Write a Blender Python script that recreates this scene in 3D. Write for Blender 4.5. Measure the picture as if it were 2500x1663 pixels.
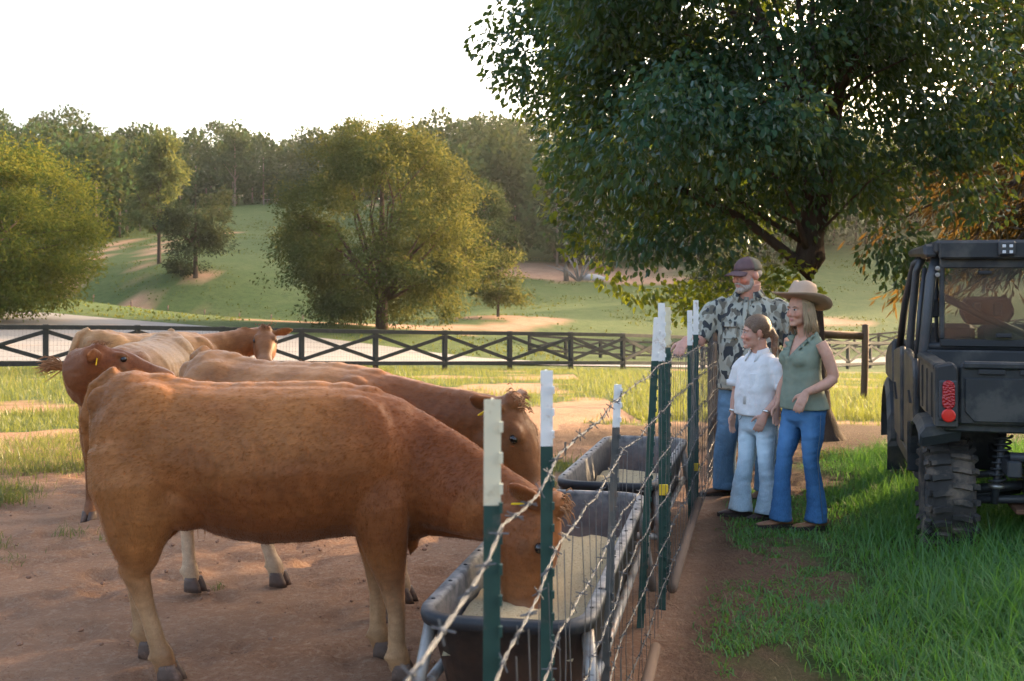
import bpy, bmesh, math, random
import numpy as np
from mathutils import Vector, Matrix, Quaternion

random.seed(7)
rng = np.random.default_rng(11)
R = math.radians
scene = bpy.context.scene
for o in list(bpy.data.objects):
    bpy.data.objects.remove(o)
COL = scene.collection

# ------------------------------------------------------------------ camera
cam_d = bpy.data.cameras.new('camera')
cam = bpy.data.objects.new('camera', cam_d)
COL.objects.link(cam)
cam.location = (0.0, 0.0, 1.72)
cam.rotation_euler = (R(90), 0, 0)
cam_d.sensor_width = 36.0
cam_d.lens = 40.0
cam_d.shift_y = -0.0632
cam_d.clip_start = 0.05
cam_d.clip_end = 4000.0
cam_d.dof.use_dof = True
cam_d.dof.focus_distance = 7.0
cam_d.dof.aperture_fstop = 6.5
scene.camera = cam

# ------------------------------------------------------------------ sky + sun
SUN_AZ, SUN_EL = 50.0, 12.5          # degrees clockwise from +Y, above the horizon
world = bpy.data.worlds.new('World')
scene.world = world
world.use_nodes = True
wn = world.node_tree
wn.nodes.clear()
w_out = wn.nodes.new('ShaderNodeOutputWorld')
w_bg = wn.nodes.new('ShaderNodeBackground')
w_sky = wn.nodes.new('ShaderNodeTexSky')
w_sky.sky_type = 'NISHITA'
w_sky.sun_disc = False
w_sky.sun_elevation = R(SUN_EL)
w_sky.sun_rotation = R(SUN_AZ)
w_sky.air_density = 0.7
w_sky.dust_density = 7.0
w_sky.ozone_density = 0.2
w_bg.inputs['Strength'].default_value = 0.15
wn.links.new(w_sky.outputs[0], w_bg.inputs['Color'])
wn.links.new(w_bg.outputs[0], w_out.inputs['Surface'])

sun_d = bpy.data.lights.new('sun', 'SUN')
sun_d.energy = 2.0
sun_d.angle = R(0.5)
sun_d.color = (1.0, 0.69, 0.39)
sun = bpy.data.objects.new('sun', sun_d)
COL.objects.link(sun)
_sd = Vector((math.sin(R(SUN_AZ)) * math.cos(R(SUN_EL)), math.cos(R(SUN_AZ)) * math.cos(R(SUN_EL)), math.sin(R(SUN_EL))))
sun.rotation_euler = _sd.to_track_quat('Z', 'Y').to_euler()
sun.location = (60, 20, 30)

scene.render.engine = 'CYCLES'
vs = scene.view_settings
vs.view_transform = 'Standard'
vs.look = 'None'
vs.gamma = 1.0
vs.use_curve_mapping = False
vs.exposure = 2.85
cy = scene.cycles
cy.max_bounces = 6
cy.diffuse_bounces = 3
cy.glossy_bounces = 2
cy.transmission_bounces = 4
cy.transparent_max_bounces = 8
cy.volume_bounces = 0
cy.caustics_reflective = False
cy.caustics_refractive = False
cy.use_denoising = True
cy.sample_clamp_indirect = 6.0

# ------------------------------------------------------------------ helpers
def link(o, parent=None):
    COL.objects.link(o)
    if parent is not None:
        o.parent = parent
    return o

def tag(o, label=None, cat=None, group=None, kind=None):
    if label: o['label'] = label
    if cat: o['category'] = cat
    if group: o['group'] = group
    if kind: o['kind'] = kind
    return o

def empty(name, loc=(0, 0, 0), rz=0.0, parent=None):
    o = bpy.data.objects.new(name, None)
    o.empty_display_size = 0.2
    o.location = loc
    o.rotation_euler = (0, 0, rz)
    return link(o, parent)

def np_mesh(name, v, f, smooth=False):
    """fast mesh from numpy verts (n,3) and faces (m,k)"""
    v = np.asarray(v, dtype=np.float32); f = np.asarray(f, dtype=np.int32)
    me = bpy.data.meshes.new(name)
    m, k = f.shape
    me.vertices.add(len(v)); me.vertices.foreach_set('co', v.ravel())
    me.loops.add(m * k); me.loops.foreach_set('vertex_index', f.ravel())
    me.polygons.add(m)
    me.polygons.foreach_set('loop_start', np.arange(0, m * k, k, dtype=np.int32))
    me.polygons.foreach_set('loop_total', np.full(m, k, dtype=np.int32))
    if smooth:
        me.polygons.foreach_set('use_smooth', np.ones(m, dtype=bool))
    me.update(calc_edges=True)
    return me

def set_attr(me, name, arr):
    a = me.attributes.new(name, 'FLOAT', 'POINT')
    a.data.foreach_set('value', np.asarray(arr, dtype=np.float32))

def set_color(me, name, arr):
    a = me.attributes.new(name, 'FLOAT_COLOR', 'POINT')
    c = np.ones((len(arr), 4), dtype=np.float32); c[:, :3] = arr
    a.data.foreach_set('color', c.ravel())

def mesh_obj(name, me, mat, parent=None):
    o = bpy.data.objects.new(name, me)
    if mat is not None:
        me.materials.clear(); me.materials.append(mat)
    return link(o, parent)

class MB:
    def __init__(s):
        s.v = []; s.f = []
    def add(s, v, f):
        b = len(s.v)
        s.v.extend([tuple(p) for p in v]); s.f.extend([tuple(b + i for i in q) for q in f])
        return s
    def box(s, c, size, rot=None, taper=1.0):
        hx, hy, hz = size[0] / 2, size[1] / 2, size[2] / 2
        pts = []
        for z, k in ((-hz, 1.0), (hz, taper)):
            pts += [Vector((-hx * k, -hy * k, z)), Vector((hx * k, -hy * k, z)), Vector((hx * k, hy * k, z)), Vector((-hx * k, hy * k, z))]
        if rot is not None:
            m = rot if isinstance(rot, Matrix) else Matrix.Rotation(rot, 3, 'Z')
            pts = [m @ p for p in pts]
        c = Vector(c)
        return s.add([p + c for p in pts], [(3, 2, 1, 0), (4, 5, 6, 7), (0, 1, 5, 4), (1, 2, 6, 5), (2, 3, 7, 6), (3, 0, 4, 7)])
    def beam(s, a, b, w, h, up=(0, 0, 1)):
        a = Vector(a); b = Vector(b); t = (b - a); L = t.length; t.normalize()
        sd = t.cross(Vector(up)); 
        if sd.length < 1e-4: sd = t.cross(Vector((1, 0, 0)))
        sd.normalize(); n = sd.cross(t)
        m = Matrix((sd, t, n)).transposed()
        return s.box((a + b) / 2, (w, L, h), m)
    def loft(s, rings, cap=True, closed=True):
        n = len(rings[0]); v = []; f = []
        for r in rings: v += [Vector(p) for p in r]
        for i in range(len(rings) - 1):
            for j in range(n if closed else n - 1):
                k = (j + 1) % n
                f.append((i * n + j, i * n + k, (i + 1) * n + k, (i + 1) * n + j))
        if cap:
            c0 = sum((Vector(p) for p in rings[0]), Vector()) / n
            c1 = sum((Vector(p) for p in rings[-1]), Vector()) / n
            v += [c0, c1]
            i0 = len(v) - 2; i1 = len(v) - 1; b = (len(rings) - 1) * n
            for j in range(n):
                k = (j + 1) % n
                f.append((k, j, i0)); f.append((b + j, b + k, i1))
        return s.add(v, f)
    def tube(s, pts, rad, n=10, up=(0, 0, 1), cap=True):
        """rad: scalar, list of scalars or list of (side, normal) half axes; up fixes the normal axis"""
        pts = [Vector(p) for p in pts]
        if not isinstance(rad, (list, tuple)): rad = [rad] * len(pts)
        up = Vector(up); rings = []
        for i, p in enumerate(pts):
            t = pts[min(i + 1, len(pts) - 1)] - pts[max(i - 1, 0)]
            t.normalize()
            sd = up.cross(t)
            if sd.length < 1e-3: sd = Vector((1, 0, 0)).cross(t) if abs(t.x) < 0.9 else Vector((0, 1, 0)).cross(t)
            sd.normalize(); nn = t.cross(sd)
            a, b = rad[i] if isinstance(rad[i], (list, tuple)) else (rad[i], rad[i])
            rings.append([p + sd * (a * math.cos(2 * math.pi * j / n)) + nn * (b * math.sin(2 * math.pi * j / n)) for j in range(n)])
        return s.loft(rings, cap)
    def ellipsoid(s, c, r, m=None, nu=16, nv=10):
        c = Vector(c); v = []; f = []
        for i in range(1, nv):
            ph = math.pi * i / nv
            for j in range(nu):
                th = 2 * math.pi * j / nu
                p = Vector((r[0] * math.sin(ph) * math.cos(th), r[1] * math.sin(ph) * math.sin(th), r[2] * math.cos(ph)))
                v.append(c + (m @ p if m else p))
        top = Vector((0, 0, r[2])); bot = Vector((0, 0, -r[2]))
        v.append(c + (m @ top if m else top)); v.append(c + (m @ bot if m else bot))
        T = len(v) - 2; B = len(v) - 1
        for i in range(nv - 2):
            for j in range(nu):
                k = (j + 1) % nu
                f.append((i * nu + j, (i + 1) * nu + j, (i + 1) * nu + k, i * nu + k))
        for j in range(nu):
            k = (j + 1) % nu
            f.append((T, j, k)); f.append(((nv - 2) * nu + k, (nv - 2) * nu + j, B))
        return s.add(v, f)
    def prism(s, poly, depth, m=None, c=(0, 0, 0)):
        """poly: 2D (x,z) outline extruded along local y by depth, centred"""
        n = len(poly); c = Vector(c); v = []
        for y in (-depth / 2, depth / 2):
            for (x, z) in poly:
                p = Vector((x, y, z)); v.append(c + (m @ p if m else p))
        f = [tuple(range(n)), tuple(range(2 * n - 1, n - 1, -1))]
        for j in range(n):
            k = (j + 1) % n
            f.append((k, j, n + j, n + k))
        return s.add(v, f)
    def lathe(s, prof, c=(0, 0, 0), m=None, n=24, cap=True):
        """prof: list of (radius, z)"""
        c = Vector(c); rings = []
        for (r, z) in prof:
            ring = []
            for j in range(n):
                a = 2 * math.pi * j / n
                p = Vector((r * math.cos(a), r * math.sin(a), z)); ring.append(c + (m @ p if m else p))
            rings.append(ring)
        return s.loft(rings, cap)
    def xform(s, m):
        s.v = [tuple(m @ Vector(p)) for p in s.v]; return s
    def mesh(s, name, smooth=False, bevel=0.0):
        me = bpy.data.meshes.new(name)
        me.from_pydata(s.v, [], s.f)
        if bevel > 0 or True:
            bm = bmesh.new(); bm.from_mesh(me)
            bmesh.ops.recalc_face_normals(bm, faces=bm.faces)
            if bevel > 0:
                ed = [e for e in bm.edges if len(e.link_faces) == 2 and e.calc_face_angle(0) > 0.5]
                if ed: bmesh.ops.bevel(bm, geom=ed, offset=bevel, segments=1, affect='EDGES', clamp_overlap=True)
            bm.to_mesh(me); bm.free()
        if smooth:
            me.polygons.foreach_set('use_smooth', np.ones(len(me.polygons), dtype=bool))
        me.update()
        return me
    def build(s, name, mat, parent=None, smooth=False, bevel=0.0):
        return mesh_obj(name, s.mesh(name, smooth, bevel), mat, parent)

def fuse(mb, voxel, smooth=6, factor=0.5):
    """overlapping closed shapes -> one continuous skin"""
    me = bpy.data.meshes.new('tmp'); me.from_pydata(mb.v, [], mb.f); me.update()
    o = bpy.data.objects.new('tmp', me); COL.objects.link(o)
    md = o.modifiers.new('r', 'REMESH'); md.mode = 'VOXEL'; md.voxel_size = voxel; md.use_smooth_shade = True
    if smooth:
        sm = o.modifiers.new('s', 'SMOOTH'); sm.iterations = smooth; sm.factor = factor
    dg = bpy.context.evaluated_depsgraph_get(); dg.update()
    res = bpy.data.meshes.new_from_object(o.evaluated_get(dg))
    bpy.data.objects.remove(o); bpy.data.meshes.remove(me)
    res.polygons.foreach_set('use_smooth', np.ones(len(res.polygons), dtype=bool))
    return res

def co_of(me):
    a = np.empty(len(me.vertices) * 3, dtype=np.float32); me.vertices.foreach_get('co', a)
    return a.reshape(-1, 3)

def smoothstep(a, b, x):
    t = np.clip((x - a) / (b - a + 1e-9), 0, 1); return t * t * (3 - 2 * t)

# value noise on numpy arrays
_perm = rng.permutation(4096)
_vals = rng.random(4096)
def vnoise(x, y, seed=0):
    x = np.asarray(x, dtype=np.float64); y = np.asarray(y, dtype=np.float64)
    xi = np.floor(x).astype(np.int64); yi = np.floor(y).astype(np.int64)
    fx = x - xi; fy = y - yi
    fx = fx * fx * (3 - 2 * fx); fy = fy * fy * (3 - 2 * fy)
    def h(a, b): return _vals[_perm[(a * 57 + _perm[(b + seed * 131) % 4096]) % 4096]]
    return (h(xi, yi) * (1 - fx) + h(xi + 1, yi) * fx) * (1 - fy) + (h(xi, yi + 1) * (1 - fx) + h(xi + 1, yi + 1) * fx) * fy
def fbm(x, y, sc, seed=0, oct=4):
    s = 0.0; a = 0.5; t = 0.0
    for i in range(oct):
        s = s + a * vnoise(np.asarray(x) / sc + 13.7 * i, np.asarray(y) / sc - 7.1 * i, seed + i); t += a
        a *= 0.5; sc *= 0.5
    return s / t

# ------------------------------------------------------------------ materials
def nt_new(name):
    m = bpy.data.materials.new(name); m.use_nodes = True
    nt = m.node_tree; nt.nodes.clear()
    out = nt.nodes.new('ShaderNodeOutputMaterial')
    return m, nt, out
def N(nt, kind, **kw):
    n = nt.nodes.new(kind)
    for k, v in kw.items(): setattr(n, k, v)
    return n
def mixc(nt, fac, a, b, mode='MIX'):
    n = nt.nodes.new('ShaderNodeMix'); n.data_type = 'RGBA'; n.blend_type = mode
    for sock, val in ((n.inputs['Factor'], fac), (n.inputs[6], a), (n.inputs[7], b)):
        if hasattr(val, 'links') or isinstance(val, bpy.types.NodeSocket): nt.links.new(val, sock)
        elif isinstance(val, (tuple, list)): sock.default_value = (*val[:3], 1)
        else: sock.default_value = val
    return n.outputs[2]
def ramp(nt, src, stops):
    n = nt.nodes.new('ShaderNodeValToRGB'); el = n.color_ramp.elements
    while len(el) > 1: el.remove(el[0])
    for i, (p, c) in enumerate(stops):
        e = el[0] if i == 0 else el.new(p)
        e.position = p; e.color = (c, c, c, 1) if not isinstance(c, (tuple, list)) else (*c[:3], 1)
    nt.links.new(src, n.inputs['Fac']); return n.outputs['Color']
def noise(nt, scale, detail=4, rough=0.55, vec=None, dim=None):
    n = nt.nodes.new('ShaderNodeTexNoise'); n.inputs['Scale'].default_value = scale
    n.inputs['Detail'].default_value = detail; n.inputs['Roughness'].default_value = rough
    if vec is not None: nt.links.new(vec, n.inputs['Vector'])
    return n.outputs['Fac']
def objco(nt, scale=None):
    t = nt.nodes.new('ShaderNodeTexCoord')
    if scale is None: return t.outputs['Object']
    mp = nt.nodes.new('ShaderNodeMapping'); mp.inputs['Scale'].default_value = scale
    nt.links.new(t.outputs['Object'], mp.inputs['Vector']); return mp.outputs['Vector']
def attr(nt, name, out='Fac'):
    a = nt.nodes.new('ShaderNodeAttribute'); a.attribute_name = name; return a.outputs[out]
def bump(nt, h, strength=0.3, dist=0.01):
    b = nt.nodes.new('ShaderNodeBump'); b.inputs['Strength'].default_value = strength; b.inputs['Distance'].default_value = dist
    nt.links.new(h, b.inputs['Height']); return b.outputs['Normal']

def pmat(name, c1, c2=None, scale=8.0, rough=0.7, metal=0.0, bmp=0.0, bscale=60.0, bdist=0.005, spec=0.3, stretch=None, dirt=None, dscale=3.0, damt=0.5, sss=0.0, tint=None):
    m, nt, out = nt_new(name)
    b = N(nt, 'ShaderNodeBsdfPrincipled'); nt.links.new(b.outputs[0], out.inputs['Surface'])
    vec = objco(nt, stretch)
    col = None
    if c2 is not None:
        col = mixc(nt, ramp(nt, noise(nt, scale, 5, 0.6, vec), [(0.3, 0.0), (0.7, 1.0)]), c1, c2)
    if dirt is not None:
        col = mixc(nt, ramp(nt, noise(nt, dscale, 6, 0.65, vec), [(0.5 + (0.5 - damt) * 0.45 - 0.06, 0.0), (0.5 + (0.5 - damt) * 0.45 + 0.08, 1.0)]), col if col is not None else c1, dirt)
    if tint is not None:
        col = mixc(nt, 1.0, col if col is not None else c1, attr(nt, tint, 'Color'), 'MULTIPLY')
    if col is not None: nt.links.new(col, b.inputs['Base Color'])
    else: b.inputs['Base Color'].default_value = (*c1, 1)
    b.inputs['Roughness'].default_value = rough; b.inputs['Metallic'].default_value = metal
    b.inputs['Specular IOR Level'].default_value = spec
    if sss > 0:
        b.inputs['Subsurface Weight'].default_value = sss
        b.inputs['Subsurface Radius'].default_value = (0.012, 0.005, 0.003); b.inputs['Subsurface Scale'].default_value = 1.0
    if bmp > 0: nt.links.new(bump(nt, noise(nt, bscale, 5, 0.6, vec), bmp, bdist), b.inputs['Normal'])
    return m

def leaf_mat(name, dark, light, trans, tw=0.35, gloss=0.12, rough=0.45):
    """leaf: each leaf has its own 'tint' between dark and light, light passes through it"""
    m, nt, out = nt_new(name)
    t = attr(nt, 'tint')
    c = mixc(nt, t, dark, light)
    ct = mixc(nt, t, trans, tuple(min(1, q * 1.25) for q in trans))
    d = N(nt, 'ShaderNodeBsdfDiffuse'); nt.links.new(c, d.inputs['Color'])
    tr = N(nt, 'ShaderNodeBsdfTranslucent'); nt.links.new(ct, tr.inputs['Color'])
    mx = N(nt, 'ShaderNodeMixShader'); mx.inputs[0].default_value = tw
    nt.links.new(d.outputs[0], mx.inputs[1]); nt.links.new(tr.outputs[0], mx.inputs[2])
    last = mx.outputs[0]
    if gloss > 0:
        g = N(nt, 'ShaderNodeBsdfGlossy'); g.inputs['Roughness'].default_value = rough
        g.inputs['Color'].default_value = (0.8, 0.85, 0.9, 1)
        fr = N(nt, 'ShaderNodeLayerWeight'); fr.inputs['Blend'].default_value = 0.25
        ml = N(nt, 'ShaderNodeMath', operation='MULTIPLY'); ml.inputs[1].default_value = gloss * 2.2
        nt.links.new(fr.outputs['Fresnel'], ml.inputs[0])
        mg = N(nt, 'ShaderNodeMixShader'); nt.links.new(ml.outputs[0], mg.inputs[0])
        nt.links.new(last, mg.inputs[1]); nt.links.new(g.outputs[0], mg.inputs[2]); last = mg.outputs[0]
    nt.links.new(last, out.inputs['Surface'])
    return m
# ------------------------------------------------------------------ terrain
CTRL = np.array([
 # near yard, level
 *[(x, y, 0.0) for x in (-24, -16, -8, 0, 8, 16, 24) for y in (-30, -14, -4, 3, 8)],
 (-20, 14, -.25), (-9, 14, -.3), (0, 14, -.3), (8, 14, -.3), (20, 14, -.2),
 (-18, 22, -.6), (-9, 22, -.68), (0, 22, -.75), (8, 22, -.8), (18, 22, -.8),
 (-17, 30, -.93), (-12.6, 33, -1.05), (-4.6, 37.5, -1.4), (3.4, 42, -1.73), (11, 50, -2.4), (20, 62, -3.2), (30, 50, -2.4), (40, 40, -1.5),
 (-30, 30, -.7), (-30, 45, -.75), (-20, 45, -1.1), (-25, 60, -.85), (-12, 52, -1.6), (0, 58, -2.6), (9, 66, -3.35), (-40, 60, -.4),
 (-38, 85, .26), (-27.5, 85, -.88), (-17.5, 85, -1.75), (-8, 70, -1.55), (2, 78, -2.8), (14, 82, -3.5), (26, 84, -3.45),
 (-45, 98, -3.0), (-30, 98, -2.6), (-18, 100, -2.3),
 (-30.6, 110, 1.6), (-36.6, 118, 3.0), (-18, 112, .2), (-8, 100, -2.0), (-1.1, 90, -1.5),
 (-52, 150, 6.0), (-57, 170, 8.3), (-30, 150, 6.5), (-51, 230, 16.0), (-30, 230, 16.5), (-70, 230, 15.0), (-80, 180, 9.0), (-75, 130, 3.0), (-90, 100, .5),
 (9.3, 110, -1.0), (6.5, 140, 1.45), (4, 160, 3.9), (-8, 170, 5.5), (22, 140, 1.6), (35, 120, -.5), (47, 150, 3.7), (30, 180, 6.5), (60, 180, 8.0), (40, 95, -2.6),
 (1, 230, 17.0), (-135, 300, 27.0), (-47, 265, 19.0), (30, 260, 20.0), (0, 330, 24), (-80, 330, 24), (-200, 400, 28), (200, 400, 40), (0, 500, 26), (-300, 250, 18), (-200, 150, 6), (-150, 80, 1.0), (-90, 45, -.3), (-60, 20, 0), (-90, -40, 0), (0, -80, 0), (90, -40, 1), (80, 20, .5), (70, 60, -1),
 (120, 115, 1), (150, 170, 10), (200, 250, 24), (110, 270, 22), (250, 170, 12), (250, 80, 2),
 (-700, 700, 20), (700, 700, 30), (0, 900, 20), (-800, 0, 0), (800, 0, 0), (-500, -500, 0), (500, -500, 0),
], dtype=float)
_c = 5.0
def _phi(r2): return np.sqrt(r2 + _c * _c)
_A = _phi(((CTRL[:, None, :2] - CTRL[None, :, :2]) ** 2).sum(-1))
_n = len(CTRL)
_M = np.zeros((_n + 1, _n + 1)); _M[:_n, :_n] = _A; _M[_n, :_n] = 1; _M[:_n, _n] = 1
_W = np.linalg.solve(_M + np.eye(_n + 1) * 1e-9, np.append(CTRL[:, 2], 0))
def height(x, y):
    x = np.asarray(x, dtype=float); y = np.asarray(y, dtype=float); sh = x.shape
    p = np.stack([x.ravel(), y.ravel()], 1); out = np.empty(len(p))
    for i in range(0, len(p), 20000):
        q = p[i:i + 20000]
        out[i:i + 20000] = _phi(((q[:, None, :] - CTRL[None, :, :2]) ** 2).sum(-1)) @ _W[:_n] + _W[_n]
    return out.reshape(sh)
def hz(x, y): return float(height(np.array([x]), np.array([y]))[0])

def seg_dist(x, y, pts):
    d = np.full(np.shape(x), 1e9)
    for (x0, y0), (x1, y1) in zip(pts[:-1], pts[1:]):
        dx, dy = x1 - x0, y1 - y0; L = dx * dx + dy * dy
        t = np.clip(((x - x0) * dx + (y - y0) * dy) / L, 0, 1)
        d = np.minimum(d, np.hypot(x - x0 - t * dx, y - y0 - t * dy))
    return d

FENCE_LINE = [(-.42, -.2), (-.04, 1.99), (.085, 2.78), (.39, 4.25), (.70, 5.5), (1.45, 8.76), (1.98, 11.05)]
def fence_x(y):
    ys = [p[1] for p in FENCE_LINE]; xs = [p[0] for p in FENCE_LINE]
    return np.interp(y, ys, xs)

def grass_mask(x, y):
    """1 = grass, 0 = bare red earth"""
    n = fbm(x, y, 2.4, 3, 4)
    fx = fence_x(np.clip(y, -.2, 12))
    # paddock left of the wire fence
    thr = np.interp(y, [0, 8.0, 10.5, 14, 20, 26, 32, 45], [.93, .86, .74, .66, .61, .50, .38, .22])
    thr = thr - smoothstep(2.9, 4.6, -x) * .23 * smoothstep(7.0, 9.0, y)
    left = smoothstep(thr - .05, thr + .07, n)
    # right of the fence: bare path then lush grass
    e = (x - (1.22 + (np.clip(y, 0, 12) - 4.8) * .275)) + (fbm(x, y, .9, 9, 3) - .5) * .9
    right = smoothstep(-.12, .25, e)
    weeds = smoothstep(.44, .56, fbm(x, y, .75, 17, 3)) * smoothstep(.2, .45, x - fx) * .4
    right = np.maximum(right, weeds * (y < 9))
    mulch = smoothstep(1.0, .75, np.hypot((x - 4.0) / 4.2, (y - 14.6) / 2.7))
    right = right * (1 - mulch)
    far_r = smoothstep(.42, .55, fbm(x, y, 3, 5, 3) + np.clip((y - 17) / 8, -.2, .25))
    right = np.where(y > 12, np.maximum(right * (y < 17), far_r * (1 - mulch)), right)
    g = np.where(x < fx, left, right)
    # far pasture
    far = smoothstep(.10, .20, fbm(x, y, 14, 21, 4))
    k = smoothstep(40, 52, y)
    g = g * (1 - k) + far * k
    for pts, w in (([(-41, 95), (-44, 112), (-47, 128), (-52, 150), (-50, 165), (-42, 168)], .8), ([(-33, 99), (-38, 118), (-46, 150)], .55), ([(-22, 81), (-10, 77), (0, 84), (3, 90)], 1.6), ([(-4, 76), (-16, 72)], 1.2)):
        g = np.minimum(g, smoothstep(w * .6, w * 1.5, seg_dist(x, y, pts) + (fbm(x, y, 4, 2, 2) - .5) * 2))
    for cx, cy_, rx, ry in ((-1.1, 90, 3.6, 1.6), (-30.6, 110, 1.6, .8), (-36.6, 118, 1.2, .8), (6, 147, 15, 11), (17, 136, 7, 3), (26, 100, 6, 3)):
        d = np.hypot((x - cx) / rx, (y - cy_) / ry) + (fbm(x, y, 5, 6, 3) - .5) * .9
        g = np.minimum(g, smoothstep(.75, 1.15, d))
    return g

def axis(core0, core1, step, lo, hi, grow):
    a = list(np.arange(core0, core1, step)); s = step
    while a[-1] < hi: s = min(s * grow, 60); a.append(a[-1] + s)
    s = step
    while a[0] > lo: s = min(s * grow, 60); a.insert(0, a[0] - s)
    return np.array(a)
gx = axis(-5.5, 3, .05, -900, 900, 1.05)
gy = axis(2.6, 9.5, .045, -500, 1000, 1.03)
GX, GY = np.meshgrid(gx, gy)
GZ = height(GX, GY)
near_k = smoothstep(26, 14, np.hypot(GX, GY))
rough_h = (fbm(GX, GY, .6, 31, 4) - .5) * .06 - smoothstep(.62, .74, vnoise(GX / .17, GY / .15, 77)) * .022 + (fbm(GX, GY, .22, 35, 2) - .5) * .022
hp_ = np.random.default_rng(55)
dent = np.zeros_like(GZ)
sel = (np.abs(GX) < 8) & (GY > 2) & (GY < 13)
sx_, sy_ = GX[sel], GY[sel]; dd_ = np.zeros_like(sx_)
for _ in range(260):
    cx, cy_ = hp_.uniform(-5.5, .2), 3.2 + 8 * hp_.random() ** 1.3; a_ = hp_.uniform(0, 3.14); ca_, sa_ = math.cos(a_), math.sin(a_)
    k_ = (np.abs(sx_ - cx) < .3) & (np.abs(sy_ - cy_) < .3)
    ux_ = ((sx_[k_] - cx) * ca_ + (sy_[k_] - cy_) * sa_) / .10; uy_ = (-(sx_[k_] - cx) * sa_ + (sy_[k_] - cy_) * ca_) / .075
    r2_ = np.hypot(ux_, uy_)
    dd_[k_] += -.028 * np.exp(-(r2_ / .8) ** 2) + .011 * np.exp(-((r2_ - 1.35) / .4) ** 2)
dent[sel] = dd_
GZ = GZ + rough_h * near_k + dent
nx, ny = len(gx), len(gy)
idx = np.arange(nx * ny).reshape(ny, nx)
gf = np.stack([idx[:-1, :-1], idx[:-1, 1:], idx[1:, 1:], idx[1:, :-1]], -1).reshape(-1, 4)
gme = np_mesh('ground', np.stack([GX, GY, GZ], -1).reshape(-1, 3), gf, True)
gm = grass_mask(GX, GY).ravel()
set_attr(gme, 'grass', gm)
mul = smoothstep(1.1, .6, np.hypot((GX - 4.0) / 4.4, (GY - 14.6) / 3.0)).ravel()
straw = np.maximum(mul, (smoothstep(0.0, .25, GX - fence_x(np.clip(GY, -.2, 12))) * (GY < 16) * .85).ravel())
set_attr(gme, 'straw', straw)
m, nt, out = nt_new('red_earth_and_grass')
b = N(nt, 'ShaderNodeBsdfPrincipled'); nt.links.new(b.outputs[0], out.inputs[0])
oc = objco(nt)
dirt = mixc(nt, ramp(nt, noise(nt, 1.1, 6, .62, oc), [(.3, 0.), (.7, 1.)]), (.40, .235, .145), (.30, .16, .095))
dirt = mixc(nt, ramp(nt, noise(nt, 26, 5, .7, oc), [(.48, 0.), (.72, 1.)]), dirt, (.48, .32, .215))
dirt = mixc(nt, ramp(nt, noise(nt, 5, 6, .7, oc), [(.54, 0.), (.74, .6)]), dirt, (.25, .14, .09))
dirt = mixc(nt, ramp(nt, noise(nt, 75, 5, .75, oc), [(.54, 0.), (.66, .75)]), dirt, (.17, .095, .06))
dirt = mixc(nt, ramp(nt, noise(nt, .45, 4, .6, oc), [(.45, 0.), (.7, .5)]), dirt, (.46, .28, .175))
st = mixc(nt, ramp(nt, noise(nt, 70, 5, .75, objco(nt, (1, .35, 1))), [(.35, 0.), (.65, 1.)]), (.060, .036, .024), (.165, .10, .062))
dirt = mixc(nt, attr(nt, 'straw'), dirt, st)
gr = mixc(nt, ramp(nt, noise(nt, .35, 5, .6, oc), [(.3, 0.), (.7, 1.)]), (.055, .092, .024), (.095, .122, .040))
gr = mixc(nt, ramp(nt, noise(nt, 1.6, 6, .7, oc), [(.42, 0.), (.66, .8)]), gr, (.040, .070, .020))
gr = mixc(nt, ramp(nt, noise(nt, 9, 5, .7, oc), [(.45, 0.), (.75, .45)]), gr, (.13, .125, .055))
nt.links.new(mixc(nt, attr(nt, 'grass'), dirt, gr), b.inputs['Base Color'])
b.inputs['Roughness'].default_value = .95; b.inputs['Specular IOR Level'].default_value = .1
h1 = noise(nt, 38, 6, .72, oc)
h2 = noise(nt, 9, 5, .7, oc)
hs = N(nt, 'ShaderNodeMath', operation='ADD'); nt.links.new(h1, hs.inputs[0]); nt.links.new(h2, hs.inputs[1])
h3 = noise(nt, 110, 4, .7, oc)
hq = N(nt, 'ShaderNodeMath', operation='MULTIPLY_ADD'); nt.links.new(h3, hq.inputs[0]); hq.inputs[1].default_value = .45; nt.links.new(hs.outputs[0], hq.inputs[2])
nt.links.new(bump(nt, hq.outputs[0], 1.0, .04), b.inputs['Normal'])
M_GROUND = m
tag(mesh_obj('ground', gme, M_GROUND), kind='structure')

# concrete drive beyond the board fence
near_e = [(-70, 29), (-50, 33), (-30, 35), (-17.5, 36.5), (-11, 39), (-5, 42.5), (1, 46.5), (8, 52), (14, 58), (24, 66), (34, 72), (60, 80)]
far_e = [(-80, 58), (-58, 63), (-40, 66), (-27, 67), (-16, 63), (-8, 60), (-1.5, 57.5), (5, 59), (11, 63.5), (20, 71), (31, 78), (60, 86)]
dv = []; NU, NW = 14, 16
rows = []
for i in range(len(near_e) - 1):
    for k in range(NU):
        t = k / NU
        a = (np.array(near_e[i]) * (1 - t) + np.array(near_e[i + 1]) * t); c = (np.array(far_e[i]) * (1 - t) + np.array(far_e[i + 1]) * t)
        rows.append([a * (1 - s) + c * s for s in np.linspace(0, 1, NW)])
P = np.array(rows); DZ = height(P[..., 0], P[..., 1]) + .05
idx = np.arange(P.shape[0] * NW).reshape(-1, NW)
df = np.stack([idx[:-1, :-1], idx[1:, :-1], idx[1:, 1:], idx[:-1, 1:]], -1).reshape(-1, 4)
dme = np_mesh('driveway', np.concatenate([P, DZ[..., None]], -1).reshape(-1, 3), df, True)
M_CONC = pmat('pale_concrete', (.22, .205, .19), (.17, .16, .15), .5, .85, bmp=.2, bscale=20, dirt=(.30, .22, .17), dscale=.25, damt=.25)
tag(mesh_obj('driveway', dme, M_CONC), kind='structure')
# ------------------------------------------------------------------ foliage builders
def unit(a): return a / (np.linalg.norm(a, axis=-1, keepdims=True) + 1e-9)

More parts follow.
